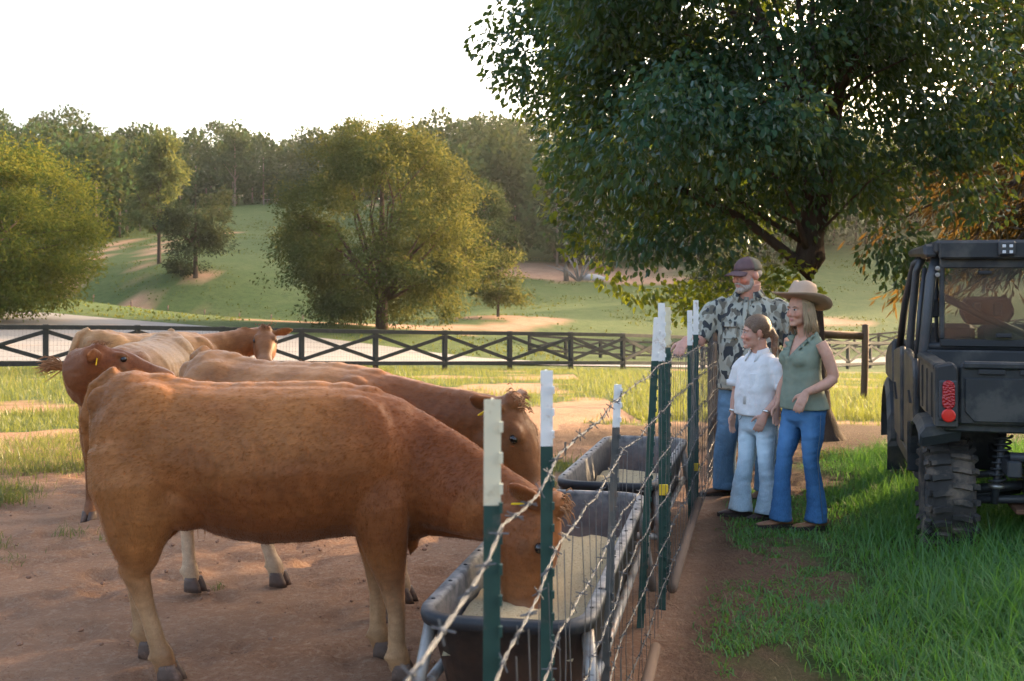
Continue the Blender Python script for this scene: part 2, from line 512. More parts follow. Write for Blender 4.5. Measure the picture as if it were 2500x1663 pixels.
def leaf_mesh(name, P, D, L, W, tint, six=False, fold=.35):
    """one mesh of many single leaves: P base points, D axis directions"""
    n = len(P); D = unit(D)
    rnd = unit(rng.normal(size=(n, 3)))
    S = unit(np.cross(D, rnd)); Nn = np.cross(S, D)
    L = np.broadcast_to(np.asarray(L, float), (n,))[:, None]; W = np.broadcast_to(np.asarray(W, float), (n,))[:, None]
    if six:
        up = Nn * W * fold
        V = np.stack([P, P + D * L * .28 + S * W * .46 + up * .5, P + D * L * .66 + S * W * .36 + up * .4, P + D * L - Nn * L * .10,
                      P + D * L * .66 - S * W * .36 + up * .4, P + D * L * .28 - S * W * .46 + up * .5], 1)
        k = 6; F = np.array([[0, 1, 2, 3], [0, 3, 4, 5]])
    else:
        V = np.stack([P, P + D * L * .5 + S * W * .5, P + D * L, P + D * L * .5 - S * W * .5], 1)
        k = 4; F = np.array([[0, 1, 2, 3]])
    f = (np.arange(n)[:, None, None] * k + F[None]).reshape(-1, 4)
    me = np_mesh(name, V.reshape(-1, 3), f)
    set_attr(me, 'tint', np.repeat(np.clip(tint, 0, 1), k))
    return me

def crown_clusters(n, c, r, lump=.25, lo=.45, zmin=None, seed=0, power=.5):
    """cluster centres inside a lumpy ellipsoid, biased to its outside"""
    g = np.random.default_rng(seed)
    d = unit(g.normal(size=(n * 2, 3)))
    lobe = unit(g.normal(size=(14, 3)))
    amp = g.uniform(-1, 1, 14)
    k = 1 + lump * (np.exp(-((1 - d @ lobe.T) / .12)) * amp).sum(1)
    rad = lo + (1 - lo) * g.random(n * 2) ** power
    p = np.asarray(c) + d * (rad * k)[:, None] * np.asarray(r)
    if zmin is not None: p = p[p[:, 2] > zmin]
    return p[:n], g

def bough_clusters(nb, per, c, r, br, lump=.25, lo=.5, zmin=None, seed=0, power=.6, keep=None):
    """boughs spread over the crown, each a flattened spray of leaf clusters"""
    b, g = crown_clusters(nb, c, r, lump, lo, zmin, seed, power)
    if keep is not None: b = b[keep(b, g)]
    s = np.repeat(b, per, 0); out = unit(s - np.asarray(c))
    s = s + g.normal(size=s.shape) * br * np.array([1, 1, .5]) + out * g.uniform(-.4, .9, (len(s), 1)) * br
    s[:, 2] -= np.abs(g.normal(size=len(s))) * br * .15
    return s, g

def limbs(mb, base, fork, tips, r0, r1, g, n=7):
    """curved limbs from a fork to crown tips"""
    for t in tips:
        t = Vector(t); f = Vector(fork) + Vector((0, 0, float(g.uniform(-.15, .35)) * (t - Vector(fork)).length * .4))
        mid = f.lerp(t, .5) + Vector((float(g.normal()), float(g.normal()), abs(float(g.normal())) + .5)) * (t - f).length * .09
        pts = [f, f.lerp(mid, .55), mid, mid.lerp(t, .55), t]
        rr = r0 * float(g.uniform(.45, 1))
        mb.tube(pts, [rr, rr * .8, rr * .55, rr * .35, r1], n)

def foliage(name, clus, g, per, cr, L, W, mat, parent, droop=.35, six=False, tint_lo=.0, tint_hi=.9, flat=.7):
    n = len(clus); P = np.repeat(clus, per, 0)
    off = g.normal(size=(n * per, 3)) * cr * np.array([1, 1, flat])
    off *= np.minimum(1, 1.9 * cr / (np.linalg.norm(off, axis=1, keepdims=True) + 1e-9))
    P = P + off
    cen = clus.mean(0)
    D = unit(unit(off) * .6 + unit(P - cen) * .5 + g.normal(size=P.shape) * .55 + np.array([0, 0, -droop]))
    ct = np.repeat(g.uniform(tint_lo, tint_hi, n), per)
    tint = ct + g.normal(size=len(P)) * .16
    Ls = L * g.uniform(.7, 1.25, len(P))
    me = leaf_mesh(name, P, D, Ls, Ls * W, tint, six)
    return mesh_obj(name, me, mat, parent)

M_BARK = pmat('dark_bark', (.085, .058, .042), (.05, .036, .028), 6, .95, bmp=.9, bscale=26, bdist=.03, spec=.1, stretch=(1, 1, .25))
M_BARK_PALE = pmat('pale_bark', (.24, .19, .15), (.14, .11, .085), 5, .95, bmp=.6, bscale=12, bdist=.03, spec=.1, stretch=(1, 1, .25))
M_BARK_DEAD = pmat('grey_dead_wood', (.30, .28, .26), (.19, .17, .16), 5, .95, bmp=.5, bscale=16, bdist=.02, spec=.1)
M_LEAF_MAIN = leaf_mat('broad_green_leaf', (.014, .050, .032), (.036, .090, .050), (.22, .28, .018), .21, .055, .45)
M_LEAF_SUNLIT = leaf_mat('sunlit_yellow_green_leaf', (.040, .085, .018), (.075, .12, .028), (.34, .38, .025), .36, .04)  # sunlit yellow of the low hanging leaves is put into this colour
M_LEAF_OAK = leaf_mat('narrow_oak_leaf', (.013, .036, .016), (.042, .074, .028), (.28, .25, .055), .17, 0)
M_LEAF_LEFT = leaf_mat('left_oak_leaf', (.020, .046, .014), (.056, .088, .022), (.30, .28, .045), .20, 0)
M_LEAF_POP = leaf_mat('pale_poplar_leaf', (.045, .070, .030), (.095, .12, .05), (.26, .26, .07), .2, 0)
M_LEAF_CEDAR = leaf_mat('dull_cedar_leaf', (.024, .040, .022), (.050, .066, .034), (.12, .12, .04), .15, 0)
M_LEAF_WOOD = leaf_mat('far_wood_leaf', (.016, .042, .017), (.052, .088, .032), (.15, .16, .04), .12, 0)
M_LEAF_HEM = leaf_mat('golden_needle_spray', (.016, .024, .011), (.046, .042, .016), (.30, .16, .025), .18, .02)

def trunk_tube(mb, pts, rad, n=14):
    mb.tube(pts, rad, n)

# ---- main shade tree behind the people
tx, ty = 3.72, 14.2
tz = hz(tx, ty)
t = tag(empty('shade_tree', (tx, ty, tz)), 'large dark green broadleaf tree rising behind the three people', 'tree')
g = np.random.default_rng(5)
mb = MB()
trunk_tube(mb, [(.16, 0, -.15), (.12, 0, .05), (.06, 0, .35), (.02, 0, 1.0), (-.02, 0, 1.7), (0, 0, 2.25), (.04, .02, 3.2), (0, .1, 4.6), (.1, .1, 6.2), (.0, .0, 8.2)],
           [.34, .26, .20, .175, .17, .19, .145, .115, .075, .02])
for j in range(6):
    a = j * 1.05; mb.tube([(.12 + .38 * math.cos(a), .38 * math.sin(a), -.1), (.12 + .2 * math.cos(a), .2 * math.sin(a), .04), (.06 + .1 * math.cos(a), .1 * math.sin(a), .4)], [.04, .075, .03], 8)
LC, gl = bough_clusters(152, 6, (-1.0, -.1, 5.35), (3.75, 3.6, 4.1), .40, .22, .34, 1.75, 21, .6)
# open windows near the stems where the sky shows through
def carve(P, cx, cz, rx, rz, keep=.25):
    d = np.hypot((P[:, 0] - cx) / rx, (P[:, 2] - cz) / rz)
    return P[(d > 1) | (gl.random(len(P)) < keep)]
LC = carve(LC, .55, 4.2, .55, .75, .12); LC = carve(LC, -.35, 4.5, .35, .5, .25); LC = carve(LC, .9, 3.2, .5, .45, .3)
for _ in range(12):
    q_ = LC[gl.integers(len(LC))]; s_ = gl.uniform(.16, .34); LC = carve(LC, q_[0], q_[2], s_, s_ * gl.uniform(.6, 1.2), .3)
# sloping underside, high at the left, low boughs left of the trunk and to its right
under = np.interp(LC[:, 0], [-4.6, -3.6, -2.6, -1.6, -.6, .2, 1.0, 2.0, 3], [4.0, 3.3, 2.95, 2.8, 2.75, 3.0, 2.6, 2.7, 3.2])
LC = LC[LC[:, 2] > under]
right_lim = np.interp(LC[:, 2], [0, 2, 3, 4, 6, 9], [1.25, 1.35, 1.7, 2.3, 2.7, 2.2])
LC = LC[LC[:, 0] < right_lim]
LC = LC[LC[:, 0] > np.interp(LC[:, 2], [1.5, 2.5, 3.2, 4.2, 5, 6, 9], [-2.3, -2.8, -3.0, -3.1, -3.35, -3.2, -2.9])]
extra = np.array([[-3.85, 0, 4.95], [-3.7, .3, 4.7], [-3.5, -.2, 4.5], [-3.6, .2, 5.4], [-3.4, 0, 4.3], [-2.4, -.6, 2.45], [-2.1, -.8, 2.4], [-1.85, -.5, 2.45], [-1.5, -.9, 2.5], [-2.9, .2, 2.75], [-1.2, -.6, 2.35], [1.1, -.5, 2.15], [1.25, -.2, 2.3], [.8, -.8, 2.35]])
LC = np.vstack([LC, extra])
tips = LC[gl.choice(len(LC), 26, replace=False)]
limbs(mb, None, (0, 0, 2.25), [p for p in tips if p[2] < 4.2], .045, .007, g)
limbs(mb, None, (.03, .05, 3.6), [p for p in tips if p[2] >= 4.2], .05, .008, g)
mb.tube([(0, 0, 2.05), (-.35, -.1, 2.35), (-.9, -.2, 2.75), (-1.7, -.4, 3.1), (-2.6, -.5, 3.3)], [.075, .065, .05, .035, .015], 9)
mb.tube([(0, 0, 2.2), (.18, .1, 2.9), (.36, .2, 3.9), (.55, .3, 5.2), (.6, .3, 6.5)], [.11, .095, .08, .06, .02], 9)
mb.build('trunk', M_BARK, t, True)
foliage('crown', LC, gl, 190, .225, .090, .64, M_LEAF_MAIN, t, droop=.75, six=True, flat=.85)
hang = np.array([[-2.35, -.6, 1.85], [-2.2, -.7, 1.8], [-2.0, -.6, 1.82], [-1.75, -.6, 1.9], [-2.55, -.5, 2.0], [-2.95, .1, 2.5], [-2.9, .1, 2.35], [-2.8, .1, 2.5], [-2.6, 0, 2.2], [-3.25, 0, 3.1], [-3.3, 0, 3.3], [-3.2, 0, 2.9]])
foliage('low_bough', hang, gl, 30, .10, .095, .62, M_LEAF_SUNLIT, t, droop=.9, six=True)['kind'] = 'stuff'  # same tree's leaves, sunlight painted in as a yellower green

# leafy young shoots around the base of that tree, the sun's yellow painted into their leaf colour
sx, sy = 2.95, 13.7
t = tag(empty('sapling', (sx, sy, hz(sx, sy))), 'yellow green leafy sapling behind the man in the cap', 'tree')
SC = np.array([[gl.uniform(-.75, .75), gl.uniform(-.3, .3), gl.uniform(1.5, 2.35)] for _ in range(34)])
SC = SC[(SC[:, 2] < 2.4 - np.abs(SC[:, 0] - .1) * .7)]
SC = np.vstack([SC, [[-.9, -.1, 1.62], [-1.05, -.1, 1.58]]])
mb = MB()
for p in SC[::4]: mb.tube([(.5, .3, 0), (.1 + p[0] * .3, p[1] * .3, p[2] * .6), tuple(p)], [.010, .007, .003], 6)
mb.build('stem', M_BARK, t, True)
foliage('crown', SC, gl, 34, .13, .085, .66, M_LEAF_SUNLIT, t, droop=.6, six=True, tint_lo=.0, tint_hi=.8)

# ---- golden hanging conifer at the right edge
hx, hy = 9.4, 17.0
t = tag(empty('conifer', (hx, hy, hz(hx, hy))), 'conifer with drooping golden brown boughs at the upper right', 'tree')
g = np.random.default_rng(31)
mb = MB(); mb.tube([(0, 0, -.2), (0, 0, 2), (.1, 0, 6), (0, .1, 11)], [.30, .26, .17, .03], 12)
HP = []; HD = []
for i in range(170):
    z0 = 2.5 + 8 * (i / 170) + g.uniform(-.1, .1); az = g.uniform(0, 2 * math.pi)
    if i % 2 == 0: az = math.pi + g.normal() * .65
    ln = (4.3 - .30 * max(z0 - 3, 0)) * g.uniform(.65, 1.05)
    dx, dy = math.cos(az), math.sin(az)
    pts = [Vector((dx * ln * s, dy * ln * s, z0 + ln * (.24 * s - .42 * s * s))) for s in (0, .25, .5, .75, 1)]
    mb.tube(pts, [.05, .036, .026, .016, .006], 5)
    for k in range(190):
        s = g.uniform(.22, 1.0); a = min(int(s * 4), 3); q = pts[a].lerp(pts[a + 1], s * 4 - a)
        side = g.normal() * .26 * (1.15 - s * .5)
        HP.append((q.x - dy * side + g.normal() * .05, q.y + dx * side + g.normal() * .05, q.z - abs(g.normal()) * .16))
        HD.append((dx * .5 - dy * side * 2 + g.normal() * .3, dy * .5 + dx * side * 2 + g.normal() * .3, -.75 + g.normal() * .25))
mb.build('trunk', M_BARK, t, True)
HP = np.array(HP); HD = np.array(HD)
me = leaf_mesh('crown', HP, HD, g.uniform(.14, .34, len(HP)), .036, g.uniform(0, 1, len(HP)))
mesh_obj('crown', me, M_LEAF_HEM, t)

# ---- free standing trees beyond the drive
def field_tree(name, label, x, y, trunk_h, tr, c, r, ncl, per, cr, L, W, mat, seed, lump=.25, lo=.45, zmin=.3, bark=M_BARK, lean=0, nl=26, droop=.4, power=.5, shape=None, flat=.7, bough=.5):
    t = tag(empty(name, (x, y, hz(x, y))), label, 'tree')
    cl, g = bough_clusters(ncl // 7, 7, c, r, bough, lump, lo, zmin, seed, power, shape)
    mb = MB()
    top = c[2] + r[2] * .75
    mb.tube([(0, 0, -.4), (0, 0, .05), (lean * .1, 0, trunk_h), (lean * .5, 0, (trunk_h + top) / 2), (lean, 0, top)], [tr * 1.5, tr * 1.1, tr * .85, tr * .5, .03], 10)
    limbs(mb, None, (lean * .1, 0, trunk_h), cl[g.choice(len(cl), min(nl, len(cl)), replace=False)], tr * .42, .015, g, 6)
    mb.build('trunk', bark, t, True)
    foliage('crown', cl, g, per, cr, L, W, mat, t, droop=droop, flat=flat)
    return t
def egg(k): return lambda P, g: True
field_tree('oak_tree', 'big rounded oak with sunlit right edge beyond the board fence', -8, 70, 1.9, .38, (0, 0, 6.2), (6.4, 6.2, 6.3), 2600, 44, .38, .20, .45, M_LEAF_OAK, 52, .07, .5, .9, nl=30, flat=.75, bough=.45, power=.45,
           shape=lambda P, g: ((np.hypot(P[:, 0], P[:, 1]) > 2.0) | (P[:, 2] > 2.6)) & (np.hypot(P[:, 0], P[:, 1]) < np.interp(P[:, 2], [0, 1, 3, 5, 8, 10, 12, 13.5], [3.6, 5.4, 6.5, 6.6, 5.6, 4.3, 2.6, .8]) * (1 + .1 * np.sin(np.arctan2(P[:, 1], P[:, 0]) * 5 + P[:, 2]))))
field_tree('oak_tree', 'broad yellow green oak cut off by the left edge of the picture', -28.5, 60, 2.4, .36, (0, 0, 4.9), (6.6, 6.2, 4.7), 2400, 42, .38, .19, .45, M_LEAF_LEFT, 43, .08, .55, .6, nl=30, bough=.42)
field_tree('poplar_tree', 'tall narrow pale poplar standing alone on the left hillside', -36.6, 118, 2.6, .20, (0, 0, 8.0), (2.4, 2.4, 5.8), 230, 46, .42, .36, .6, M_LEAF_POP, 44, .35, .35, 1.6, nl=20)
field_tree('cedar_tree', 'dull green flat topped cedar right of the poplar on the hillside', -30.6, 110, 2.6, .22, (.2, 0, 5.3), (3.3, 3.0, 2.9), 200, 46, .45, .34, .4, M_LEAF_CEDAR, 45, .3, .3, 2.3, nl=20)
field_tree('shrub', 'small round dark shrub beside the cedar trunk', -32.3, 111, .3, .06, (0, 0, .9), (1.2, 1.1, .85), 40, 40, .3, .3, .5, M_LEAF_CEDAR, 46, .1, .3, .1, nl=6)
field_tree('young_tree', 'small dense young tree right of the big rounded oak', -1.1, 90, 1.0, .12, (0, 0, 2.9), (2.0, 1.9, 2.1), 150, 46, .32, .27, .45, M_LEAF_OAK, 47, .12, .4, .8, nl=12)
field_tree('dark_tree', 'dark low tree on the pasture behind the man in the cap', 16.6, 88, 1.0, .18, (0, 0, 3.6), (3.0, 2.8, 2.9), 220, 46, .38, .30, .45, M_LEAF_CEDAR, 48, .2, .4, .7, nl=14)
field_tree('tall_pine', 'slender tall pine in front of the far wood, left of the small goal', -56.5, 232, 5, .18, (0, 0, 9.5), (2.8, 2.6, 6), 80, 40, .6, .6, .5, M_LEAF_WOOD, 49, .3, .3, 6, bark=M_BARK_PALE, nl=10)
field_tree('pale_trunk_tree', 'tree with a bare pale trunk right of the rounded oak crown', -3.2, 128, 3.4, .26, (0, 0, 7.2), (3.6, 3.2, 4.6), 200, 44, .5, .42, .5, M_LEAF_WOOD, 50, .25, .4, 2.6, bark=M_BARK_PALE, nl=14)
# grey dead tree on the bare red slope
t = tag(empty('dead_tree', (7.4, 136, hz(7.4, 136))), 'grey leafless dead tree on the bare red slope', 'tree')
mb = MB(); g = np.random.default_rng(3)
mb.tube([(-.9, 0, -.3), (-.95, 0, 1.5), (-1.0, 0, 3.4), (-.8, 0, 4.6)], [.34, .28, .22, .08], 8)
mb.build('trunk', M_BARK_PALE, t, True)
mb = MB()
for i in range(16):
    a = g.uniform(-1.1, 1.1); ln = g.uniform(2.4, 4.8)
    p0 = Vector((.6, .2, -.1)); p1 = p0 + Vector((math.sin(a) * ln * .4, g.normal() * .3, math.cos(a) * ln * .55)); p2 = p0 + Vector((math.sin(a) * ln, g.normal() * .6, math.cos(a) * ln))
    mb.tube([p0, p1, p2], [.11, .07, .015], 6)
mb.build('bare_branch', M_BARK_DEAD, t, True)
# pale boulder
mb = MB(); mb.ellipsoid((0, 0, .1), (1.6, .8, .55), None, 14, 8); mb.ellipsoid((1.5, .1, 0), (.8, .5, .35), None, 10, 6)
bo = mesh_obj('boulder', fuse(mb, .08, 3), pmat('pale_rock', (.46, .44, .42), (.30, .29, .28), 2, .95, bmp=.6, bscale=5, bdist=.08))
bo.location = (9.6, 138, hz(9.6, 138) + .1); tag(bo, 'pale grey boulder on the slope below the dead tree', 'rock')

# ---- far wood (one mass) and its tree line
g = np.random.default_rng(77)
spots = []
def scatter(n, x0, x1, y0, y1, h0, h1, w0, w1, cond=None):
    k = 0
    while k < n:
        x = g.uniform(x0, x1); y = g.uniform(y0, y1)
        if cond is not None and not cond(x, y): continue
        spots.append((x, y, g.uniform(h0, h1), g.uniform(w0, w1))); k += 1
scatter(64, -140, 0, 237, 262, 12, 17, 3.0, 4.6)
scatter(90, -175, 75, 262, 330, 14, 20, 3.6, 5.6)
scatter(40, -125, -62, 150, 236, 11, 17, 2.8, 4.4, lambda x, y: x < -62 - (y - 150) * .02)
scatter(16, -62, -55, 152, 178, 9, 14, 2.2, 3.2)
scatter(26, -14, 44, 150, 166, 10, 16, 3.0, 4.6)
scatter(110, -150, 20, 236, 264, 4, 8, 2.6, 4.0)
scatter(50, -100, -56, 148, 200, 4, 7, 2.2, 3.4, lambda x, y: x < -58)
scatter(46, -16, 70, 160, 235, 13, 20, 3.4, 5.4, lambda x, y: y > 158 + abs(x) * .25)
scatter(20, 24, 95, 146, 200, 12, 17, 3.2, 5.0, lambda x, y: y > 120 + x * .9)
scatter(26, -130, -47, 104, 150, 9, 15, 2.8, 4.2, lambda x, y: x < -58 - (y - 104) * .1)
WP = []; WD = []; WT = []; WL = []
wm = MB()
for (x, y, h, w) in spots:
    z = hz(x, y); kind = g.random()
    cz = z + h * (.53 if kind < .75 else .66); rz = h * (.49 if kind < .75 else .36); w2 = w * (1 if kind < .7 else .75)
    n = int(820 * (w2 / 4) * (h / 14))
    d = unit(g.normal(size=(n, 3)))
    lobe = unit(g.normal(size=(9, 3))); am = g.uniform(-.3, .35, 9)
    k = 1 + (np.exp(-((1 - d @ lobe.T) / .15)) * am).sum(1)
    p = np.array([x, y, cz]) + d * (k * (.55 + .45 * g.random(n) ** .45))[:, None] * np.array([w2, w2, rz])
    WP.append(p); WD.append(unit(d + g.normal(size=d.shape) * .8)); WT.append(np.full(n, g.uniform(.05, .8)) + g.normal(size=n) * .14); WL.append(np.full(n, .95) * g.uniform(.6, 1.2, n))
    wm.tube([(x, y, z - .5), (x, y, cz)], [.2, .12], 5)
me = leaf_mesh('far_wood', np.vstack(WP), np.vstack(WD), np.concatenate(WL), np.concatenate(WL) * .7, np.concatenate(WT))
fw = tag(empty('far_wood', (0, 0, 0)), 'dense mixed wood covering the hill behind the pasture', 'wood', kind='stuff')
mesh_obj('foliage', me, M_LEAF_WOOD, fw)['kind'] = 'stuff'
wm.build('trunk', M_BARK_PALE, fw, True)['kind'] = 'stuff'
# rough tufts over the far pasture
g = np.random.default_rng(91)
qx = g.uniform(-60, 45, 60000); qy = g.uniform(58, 200, 60000)
kq = (g.random(60000) < grass_mask(qx, qy) * smoothstep(.40, .62, fbm(qx, qy, 6, 71, 3))) & (np.abs(qx) < qy * .55)
inside = (qy > np.interp(qx, [q[0] for q in near_e], [q[1] for q in near_e]) - 1) & (qy < np.interp(qx, [q[0] for q in far_e], [q[1] for q in far_e]) + 1)
kq &= ~inside; qx, qy = qx[kq], qy[kq]
PQ = np.stack([qx, qy, height(qx, qy) - .03], 1); DQ = np.stack([g.normal(size=len(qx)) * .5, g.normal(size=len(qx)) * .5, np.ones(len(qx))], 1)
LQ = g.uniform(.08, .24, len(qx))
tag(mesh_obj('pasture_tufts', leaf_mesh('pasture_tufts', PQ, DQ, LQ, LQ * .8, g.uniform(.1, 1, len(qx))), leaf_mat('pasture_tuft', (.050, .085, .022), (.10, .125, .04), (.2, .2, .04), .25, 0)), 'rough grass tufts over the hillside pasture', 'grass', kind='stuff')
# belt of trees to the right of the yard (its shade lies over the foreground) and on the ridge beyond
g = np.random.default_rng(78)
BP = []; BD = []; BT = []; BL = []; bmb = MB()
belt = [(17, 15.4, 10, 3.5), (20.5, 13, 11, 4), (16, 10.5, 10, 3.8), (22, 17.8, 12, 3.2), (19, 8, 11, 4), (25, 15, 12, 4.5), (26, 22, 13, 4)]
ridge = [(g.uniform(60, 150), g.uniform(150, 260), g.uniform(12, 17), g.uniform(4, 6)) for _ in range(70)]
for i, (x, y, h, w) in enumerate(belt + ridge):
    z = hz(x, y); near = i < len(belt)
    n = 5200 if near else 260
    d = unit(g.normal(size=(n, 3)))
    lobe = unit(g.normal(size=(9, 3))); am = g.uniform(-.35, .35, 9)
    k = 1 + (np.exp(-((1 - d @ lobe.T) / .15)) * am).sum(1)
    cz = z + h * .54; rz = h * .45
    BP.append(np.array([x, y, cz]) + d * (k * (.3 + .7 * g.random(n) ** .5))[:, None] * np.array([w, w, rz]))
    BD.append(unit(d + g.normal(size=d.shape) * .8)); BT.append(g.uniform(.2, .8, n)); BL.append((.42 if near else 2.2) * g.uniform(.6, 1.2, n))
    bmb.tube([(x, y, z - .5), (x, y, cz)], [.3, .15], 7)
me = leaf_mesh('tree_belt', np.vstack(BP), np.vstack(BD), np.concatenate(BL), np.concatenate(BL) * .7, np.concatenate(BT))
tb = tag(empty('tree_belt', (0, 0, 0)), 'belt of trees shading the yard from the right', 'wood', kind='stuff')
mesh_obj('foliage', me, M_LEAF_WOOD, tb)['kind'] = 'stuff'
bmb.build('trunk', M_BARK, tb, True)['kind'] = 'stuff'
# ------------------------------------------------------------------ black board fences
M_BLACK = pmat('black_painted_board', (.020, .022, .021), (.034, .034, .031), 5, .75, bmp=.3, bscale=50, dirt=(.05, .045, .038), dscale=6, damt=.2)
M_BROWNB = pmat('weathered_dark_board', (.036, .030, .025), (.055, .045, .036), 5, .8, bmp=.3, bscale=50)
M_WIRE = pmat('galvanised_wire', (.15, .15, .15), (.09, .082, .075), 9, .5, metal=.3, spec=.4)
M_WIRE_D = pmat('dull_wire', (.16, .16, .155), (.10, .10, .10), 9, .6, metal=.3)
M_WOOD = pmat('round_wood_post', (.13, .078, .046), (.075, .046, .03), 7, .9, bmp=.5, bscale=30, stretch=(1, 1, .15))
M_PLANK = pmat('weathered_plank', (.19, .125, .085), (.11, .072, .05), 5, .9, bmp=.6, bscale=40, stretch=(1, .12, 1))

def polyline_points(pts, step):
    out = [Vector(pts[0])]; i = 0
    cur = Vector(pts[0]); acc = 0
    P = [Vector(p) for p in pts]
    d = 0; tot = sum((b - a).length for a, b in zip(P[:-1], P[1:])); n = max(1, round(tot / step)); st = tot / n
    res = []; 
    for k in range(n + 1):
        s = k * st
        for a, b in zip(P[:-1], P[1:]):
            L = (b - a).length
            if s <= L + 1e-6: res.append(a.lerp(b, s / L)); break
            s -= L
        else: res.append(P[-1])
    return res

def board_fence(label, pts, step, h, mat, mesh=True, w=.13):
    ps = [Vector((p.x, p.y, hz(p.x, p.y))) for p in polyline_points(pts, step)]
    root = tag(empty('board_fence', tuple(ps[0])), label, 'fence')
    o = Vector(ps[0])
    q = [p - o for p in ps]
    grid = MB()
    for i, p in enumerate(q):
        m = MB(); m.box(p + Vector((0, 0, h / 2 - .1)), (.15, .15, h + .2), math.atan2((q[min(i + 1, len(q) - 1)] - q[max(i - 1, 0)]).y, (q[min(i + 1, len(q) - 1)] - q[max(i - 1, 0)]).x)); m.build('post', mat, root, bevel=.008)
        if i == len(q) - 1: break
        b = q[i + 1]; t = (b - p).normalized(); nrm = Vector((t.y, -t.x, 0)).normalized()
        f = nrm * .095
        up = Vector((0, 0, 1))
        MB().beam(p + f + up * (h - .08) - t * .02, b + f + up * (h - .08) + t * -.005, .04, w, up).build('top_rail', mat, root, bevel=.005)
        MB().beam(p + f + up * (.24), b + f + up * (.24), .04, w, up).build('bottom_rail', mat, root, bevel=.005)
        lo = .24 + w * .5 + .05; hi = h - .08 - w * .5 - .05
        MB().beam(p + f * .9 + up * lo, b + f * .9 + up * hi, .035, w * .9, up).build('cross_board', mat, root, bevel=.004)
        MB().beam(p + f * .45 + up * hi, b + f * .45 + up * lo, .035, w * .9, up).build('cross_board', mat, root, bevel=.004)
        if mesh:
            L = (b - p).length; k = int(L / .1)
            for j in range(1, k):
                c = p.lerp(b, j / k) + nrm * .02
                grid.beam(c + up * .1, c + up * (h - .1), .004, .004)
            for zz in (.3, .45, .6, .75, .9, 1.05):
                if zz < h - .1: grid.beam(p + nrm * .02 + up * zz, b + nrm * .02 + up * zz, .004, .004)
    if mesh:
        grid.build('wire_mesh', M_WIRE_D, root)['kind'] = 'stuff'
    return root
board_fence('long black crossed board fence running behind the cows along the drive', [(-22.4, 28.0, 0), (-17.5, 30.5, 0), (-12.6, 33, 0), (-4.6, 37.5, 0), (3.4, 42, 0), (11, 49.5, 0), (19, 58.5, 0), (27, 66, 0), (38, 73, 0)], 2.5, 1.36, M_BLACK)
board_fence('farther black crossed board fence on the other side of the drive', [(1.0, 65, 0), (4, 67, 0), (11, 71.5, 0), (20, 78, 0), (31, 85, 0), (42, 91, 0)], 2.5, 1.12, M_BROWNB, False)

# small stakes of the hillside fence
g = np.random.default_rng(9)
for k, (x, y) in enumerate([(-33.5, 84), (-30.9, 84), (-28.3, 84.5), (-25.7, 85), (-23.1, 85.5), (-20.6, 86), (-18.2, 86), (-15.8, 86)]):
    m = MB(); m.tube([(0, 0, -.3), (0, 0, .45), (.01, 0, .62)], [.07, .065, .05], 8)
    o = m.build('fence_stake', M_PLANK, None, True); o.location = (x, y, hz(x, y))
    tag(o, 'small wooden stake on the grass bank, %s from the left' % ('first', 'second', 'third', 'fourth', 'fifth', 'sixth', 'seventh', 'eighth')[k], 'stake', 'stakes along the grass bank')
# small goal on the hilltop
gr_ = tag(empty('goal_frame', (-49.5, 227, hz(-49.5, 227))), 'small pale goal frame on the hilltop before the wood', 'goal')
m = MB(); m.tube([(0, 0, -.1), (0, 0, 1.25)], .05, 6).build('post', M_BARK_DEAD, gr_, True)
m = MB(); m.tube([(2.5, 0, -.1), (2.5, 0, 1.25)], .05, 6).build('post', M_BARK_DEAD, gr_, True)
m = MB(); m.tube([(-.05, 0, 1.25), (2.55, 0, 1.25)], .05, 6).build('crossbar', M_BARK_DEAD, gr_, True)

# round wood brace posts behind the woman
br = tag(empty('brace_post', (7.57, 24.4, hz(7.57, 24.4))), 'brown wooden brace post with a horizontal rail right of the woman', 'fence post')
m = MB(); m.tube([(-.03, 0, -.3), (-.02, 0, .1), (0, 0, .8), (.01, 0, 1.60), (.01, 0, 1.62)], [.078, .075, .073, .072, .055], 14).build('post', M_WOOD, br, True)
m = MB(); m.tube([(-.06, .02, 1.36), (-1.4, .05, 1.42), (-2.7, .08, 1.46)], [.085, .088, .085], 12, up=(0, 1, 0)).build('rail', M_WOOD, br, True)
m = MB(); m.tube([(-2.7, .08, -.3), (-2.7, .08, 1.6)], [.085, .08], 12).build('post', M_WOOD, br, True)
x_, y_ = 2.02, 11.1
m = MB(); m.tube([(0, 0, -.3), (0, 0, 1.3), (0, 0, 1.33)], [.085, .08, .06], 14)
o = m.build('corner_post', M_WOOD, None, True); o.location = (x_, y_, hz(x_, y_)); tag(o, 'round wooden corner post of the wire fence behind the man', 'fence post')

# ------------------------------------------------------------------ wire fence with steel posts
M_TGREEN = pmat('green_steel_post', (.012, .045, .036), (.02, .06, .048), 9, .5, spec=.4, dirt=(.10, .085, .07), dscale=14, damt=.22)
M_TGREY = pmat('grey_steel_post', (.05, .055, .055), (.10, .095, .085), 7, .6, spec=.4, dirt=(.14, .10, .075), dscale=9, damt=.3)
M_TWHITE = pmat('white_post_paint', (.74, .74, .72), (.64, .64, .61), 8, .6, dirt=(.34, .20, .12), dscale=16, damt=.22)
M_TCREAM = pmat('cream_post_paint', (.66, .60, .42), (.58, .54, .40), 8, .6, dirt=(.36, .24, .12), dscale=14, damt=.2)
M_YTAG = pmat('yellow_tag', (.75, .50, .03), (.62, .42, .03), 20, .5)
wf = tag(empty('wire_fence', (0, 0, 0)), 'barbed wire and mesh fence on green steel posts beside the troughs', 'fence')

